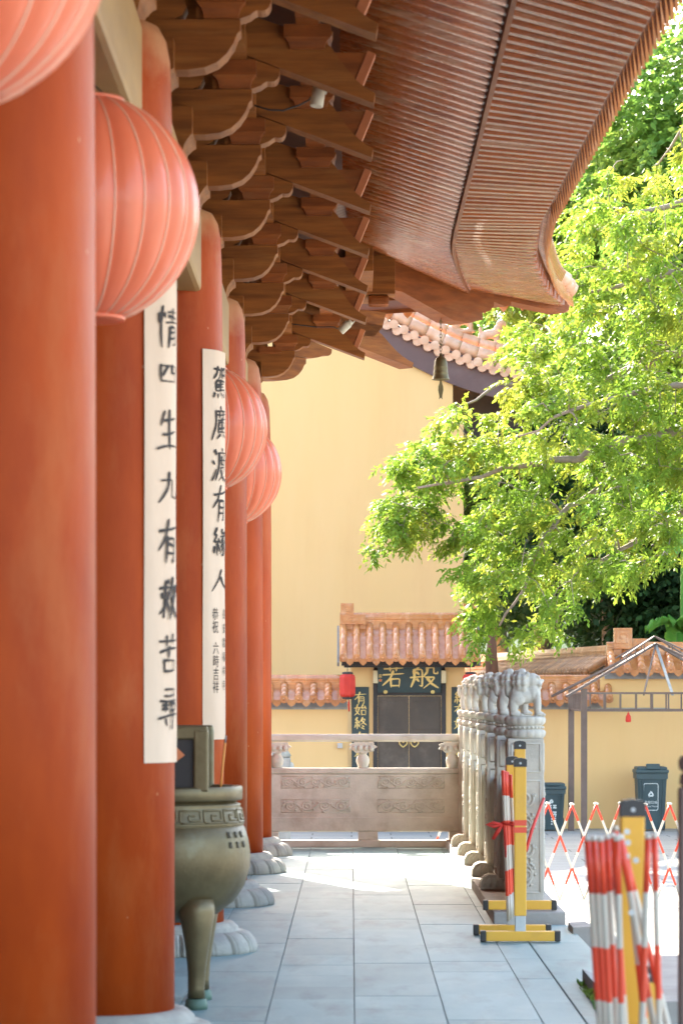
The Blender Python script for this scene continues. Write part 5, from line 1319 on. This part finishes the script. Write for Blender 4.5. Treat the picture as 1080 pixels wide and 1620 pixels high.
# twig ends through the crown volume, joined one after another to the nearest wood
ends_ = []
x0, x1 = min(p[0] for p in crown), max(p[0] for p in crown); z0, z1 = min(p[1] for p in crown), max(p[1] for p in crown)
tries = 0
while len(ends_) < 620 and tries < 60000:
    tries += 1
    x, z = rt.uniform(x0, x1), rt.uniform(z0, z1)
    if x > 5.6 and rt.random() < .6: continue
    if not inside(crown, x, z): continue
    dep = 2.6*min(1, max(.18, (x+.2)/3.0)); y = TY-.3+rt.uniform(-dep, dep)
    if any((Vector((x, y, z))-e_).length < .17 for e_ in ends_[-80:]): continue
    k = y/TY; ends_.append(Vector((x*k if False else x, y, z)))
ends_.sort(key=lambda p: (p-Vector((7.6, TY, 5))).length)
twig = MB(); leafP = []; leafD = []
NP = np.array([n[0][:] for n in nodesT]); NR = [n[1] for n in nodesT]
for e_ in ends_:
    ev_ = np.array(e_[:]); dd = np.linalg.norm(NP-ev_, axis=1) + .25*np.maximum(0, ev_[0]-NP[:,0])*2
    j = int(dd.argmin()); a = Vector(NP[j]); r_ = min(.016, NR[j]*.7); r_ = max(r_, .0075); L_ = (e_-a).length
    m_ = a.lerp(e_, .5)+Vector((rt.gauss(0,.06), rt.gauss(0,.06), .12*L_+rt.gauss(0,.05)))
    c1 = a.lerp(m_, .5)+Vector((0,0,.05*L_)); c2 = m_.lerp(e_, .55)+Vector((0,0,.03*L_))
    pts_ = [a, c1, m_, c2, e_]
    if L_ < 2.4:
        twig.tube(pts_, [r_, r_*.85, r_*.7, r_*.55, .005], n=5)
        NP = np.vstack([NP, [p[:] for p in (c1, m_, c2, e_)]]); NR += [r_*.85, r_*.7, r_*.6, .006]
        src = [m_, c2, e_, e_, e_]
    else: src = [e_]*4
    for q in range(18):
        s_ = rt.choice(src); leafP.append((s_.x+rt.gauss(0,.075), s_.y+rt.gauss(0,.09), s_.z+rt.gauss(0,.055)))
        d_ = (e_-a).normalized() if L_ > 1e-3 else Vector((-1,0,0)); leafD.append((d_.x*.5-.25+rt.gauss(0,.55), d_.y*.4+rt.gauss(0,.55), d_.z*.2-.35+rt.gauss(0,.35)))
for _ in range(160):     # bare silvery twigs
    e_ = rt.choice(ends_); a = e_+Vector((rt.gauss(0,.25), rt.gauss(0,.25), rt.gauss(0,.2))); twig.tube([e_, e_.lerp(a, .5)+Vector((0,0,.05)), a], [.009,.007,.004], n=4)
tw_ = twig.build('twig', m_twig, tree); tw_['kind'] = 'stuff'
V = leaf_arrays(np.array(leafP), np.array(leafD), 11, .20, .088, .21, rg)
quads_obj('crown', V, m_leaf, tree)

def bg_tree(x, y, h, cr, n, m, label, seed, leaf=.16, name='broadleaf_tree', squash=.9, lumps=14, nl=7):
    rgn = np.random.default_rng(seed); rr_ = random.Random(seed)
    r_ = thing(name, label, 'tree', (x, y, ZC), 'trees behind the court')
    base = Vector((x, y, ZC-.2)); top = Vector((x+rr_.uniform(-.4,.4), y, h-cr*.9))
    tk = MB(); tk.tube([base, base.lerp(top,.4)+Vector((.15,0,0)), top], [.26,.2,.1], n=10); tk.build('trunk', m_twig, r_)
    n = int(n*1.4); C = []; bm_ = MB()
    for i in range(lumps):
        a = rr_.uniform(0, 6.28); e = rr_.uniform(-.55, 1); q = rr_.uniform(.45, .85)*cr
        c = Vector((x+math.cos(a)*q*math.sqrt(max(.05,1-e*e*.6)), y+math.sin(a)*q*.9, h-cr*squash*1.05+e*cr*squash*.75)); C.append((c, rr_.uniform(.34,.52)*cr))
        bm_.tube([top-Vector((0,0,cr*.5)), top.lerp(c,.5)+Vector((0,0,-.1)), c], [.09,.06,.02], n=6)
    bm_.build('branch', m_twig, r_)
    P = []; D = []
    for i in range(n):
        c, s_ = rr_.choice(C); v = Vector((rr_.gauss(0,1), rr_.gauss(0,1), rr_.gauss(0,.8))).normalized(); rad = s_*(rr_.random()**.35)
        p = c+v*rad; P.append(p[:]); D.append((v.x+rr_.gauss(0,.5), v.y+rr_.gauss(0,.5), v.z*.5-.3+rr_.gauss(0,.4)))
    V = leaf_arrays(np.array(P), np.array(D), nl, leaf*1.8, leaf, .3, rgn)
    quads_obj('crown', V, m, r_)
bg_tree(7.6, 52.5, 13.6, 3.4, 5200, m_leaf2, 'tall mid green tree rising behind the bright tree at the upper right', 1, leaf=.15, lumps=18)
bg_tree(5.9, 59, 13.4, 3.1, 4200, m_leaf2, 'mid green tree behind the bright tree close to the curved eave edge', 12, leaf=.16, lumps=18)
bg_tree(10.2, 57, 14.2, 3.4, 3200, m_leaf2, 'tall mid green tree at the right edge below the white sky', 2, leaf=.17)
bg_tree(5.6, 62, 9.6, 2.8, 3600, m_leaf2, 'rounded mid green tree seen between the eave corner and the roof beasts', 3, leaf=.17, lumps=16)
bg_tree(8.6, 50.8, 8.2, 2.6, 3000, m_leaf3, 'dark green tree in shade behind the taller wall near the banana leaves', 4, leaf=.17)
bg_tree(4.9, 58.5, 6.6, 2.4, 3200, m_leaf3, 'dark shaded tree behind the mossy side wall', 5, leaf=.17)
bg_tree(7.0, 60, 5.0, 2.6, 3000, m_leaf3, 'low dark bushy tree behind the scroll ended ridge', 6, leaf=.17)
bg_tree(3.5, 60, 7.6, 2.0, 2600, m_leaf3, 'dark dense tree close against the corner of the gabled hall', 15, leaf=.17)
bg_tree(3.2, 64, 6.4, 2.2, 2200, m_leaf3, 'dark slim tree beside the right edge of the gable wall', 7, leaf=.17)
bg_tree(11.5, 66, 11, 3.6, 2600, m_leaf2, 'far mid green tree behind the right edge trees', 8, leaf=.2)
bg_tree(4.4, 70, 11.0, 3.0, 2600, m_leaf2, 'far mid green tree high behind the terracotta verge', 9, leaf=.2)
# bare trunk behind the wall by the gate
bt = thing('bare_trunk', 'reddish brown bare trunk behind the wall right of the gate roof', 'tree', (xp(778,52), 52, ZC))
x_ = xp(778, 52); MB().tube([(x_,52,ZC),(x_+.03,52,1.5),(x_-.01,52,2.1),(x_,52,2.6)], [.13,.12,.11,.06], n=14).build('trunk', mat('red_bark', (.20,.085,.04), (.12,.05,.025), 5, .9, .4, 20, stretch=(3,3,.6)), bt)
# banana plants behind the taller wall
def banana(x, y, z, n, seed, label, ln=1.5):
    rr_ = random.Random(seed); r_ = thing('banana_plant', label, 'plant', (x, y, ZC), 'banana plants behind the wall')
    MB().tube([(x,y,ZC),(x,y,z)], [.14,.09], n=10).build('stem', m_ban, r_)
    for i in range(n):
        a = 2*math.pi*i/n+rr_.uniform(-.4,.4); el = rr_.uniform(.15, 1.1); L_ = ln*rr_.uniform(.8,1.15); mb = MB()
        d_ = Vector((math.cos(a)*math.cos(el), math.sin(a)*math.cos(el), math.sin(el))); s_ = Vector((-math.sin(a), math.cos(a), 0)); V = []
        K = 26
        for k in range(K+1):
            f = k/K; p = Vector((x,y,z))+d_*L_*f+Vector((0,0,-.75*L_*f*f)); wv = .2*ln*(math.sin(math.pi*min(1,f*.92+.06))**.6)*(1 if f > .12 else .12)
            tear = rr_.uniform(.82,1.05); V += [p-s_*wv*tear+Vector((0,0,.10+rr_.uniform(-.03,.03))), p, p+s_*wv*rr_.uniform(.82,1.05)+Vector((0,0,.10+rr_.uniform(-.03,.03)))]
        F = []
        for k in range(K): F += [(3*k,3*k+1,3*k+4,3*k+3),(3*k+1,3*k+2,3*k+5,3*k+4)]
        mb.add(V, F, smooth=True); mb.build('leaf', m_ban, r_, recalc=False)
banana(xp(1078,50.5), 50.5, 2.55, 9, 1, 'low banana plant with drooping green leaves above the tiled ridge', .85)
banana(xp(1085,52), 52, 4.7, 9, 2, 'taller banana plant at the right edge', 1.7)
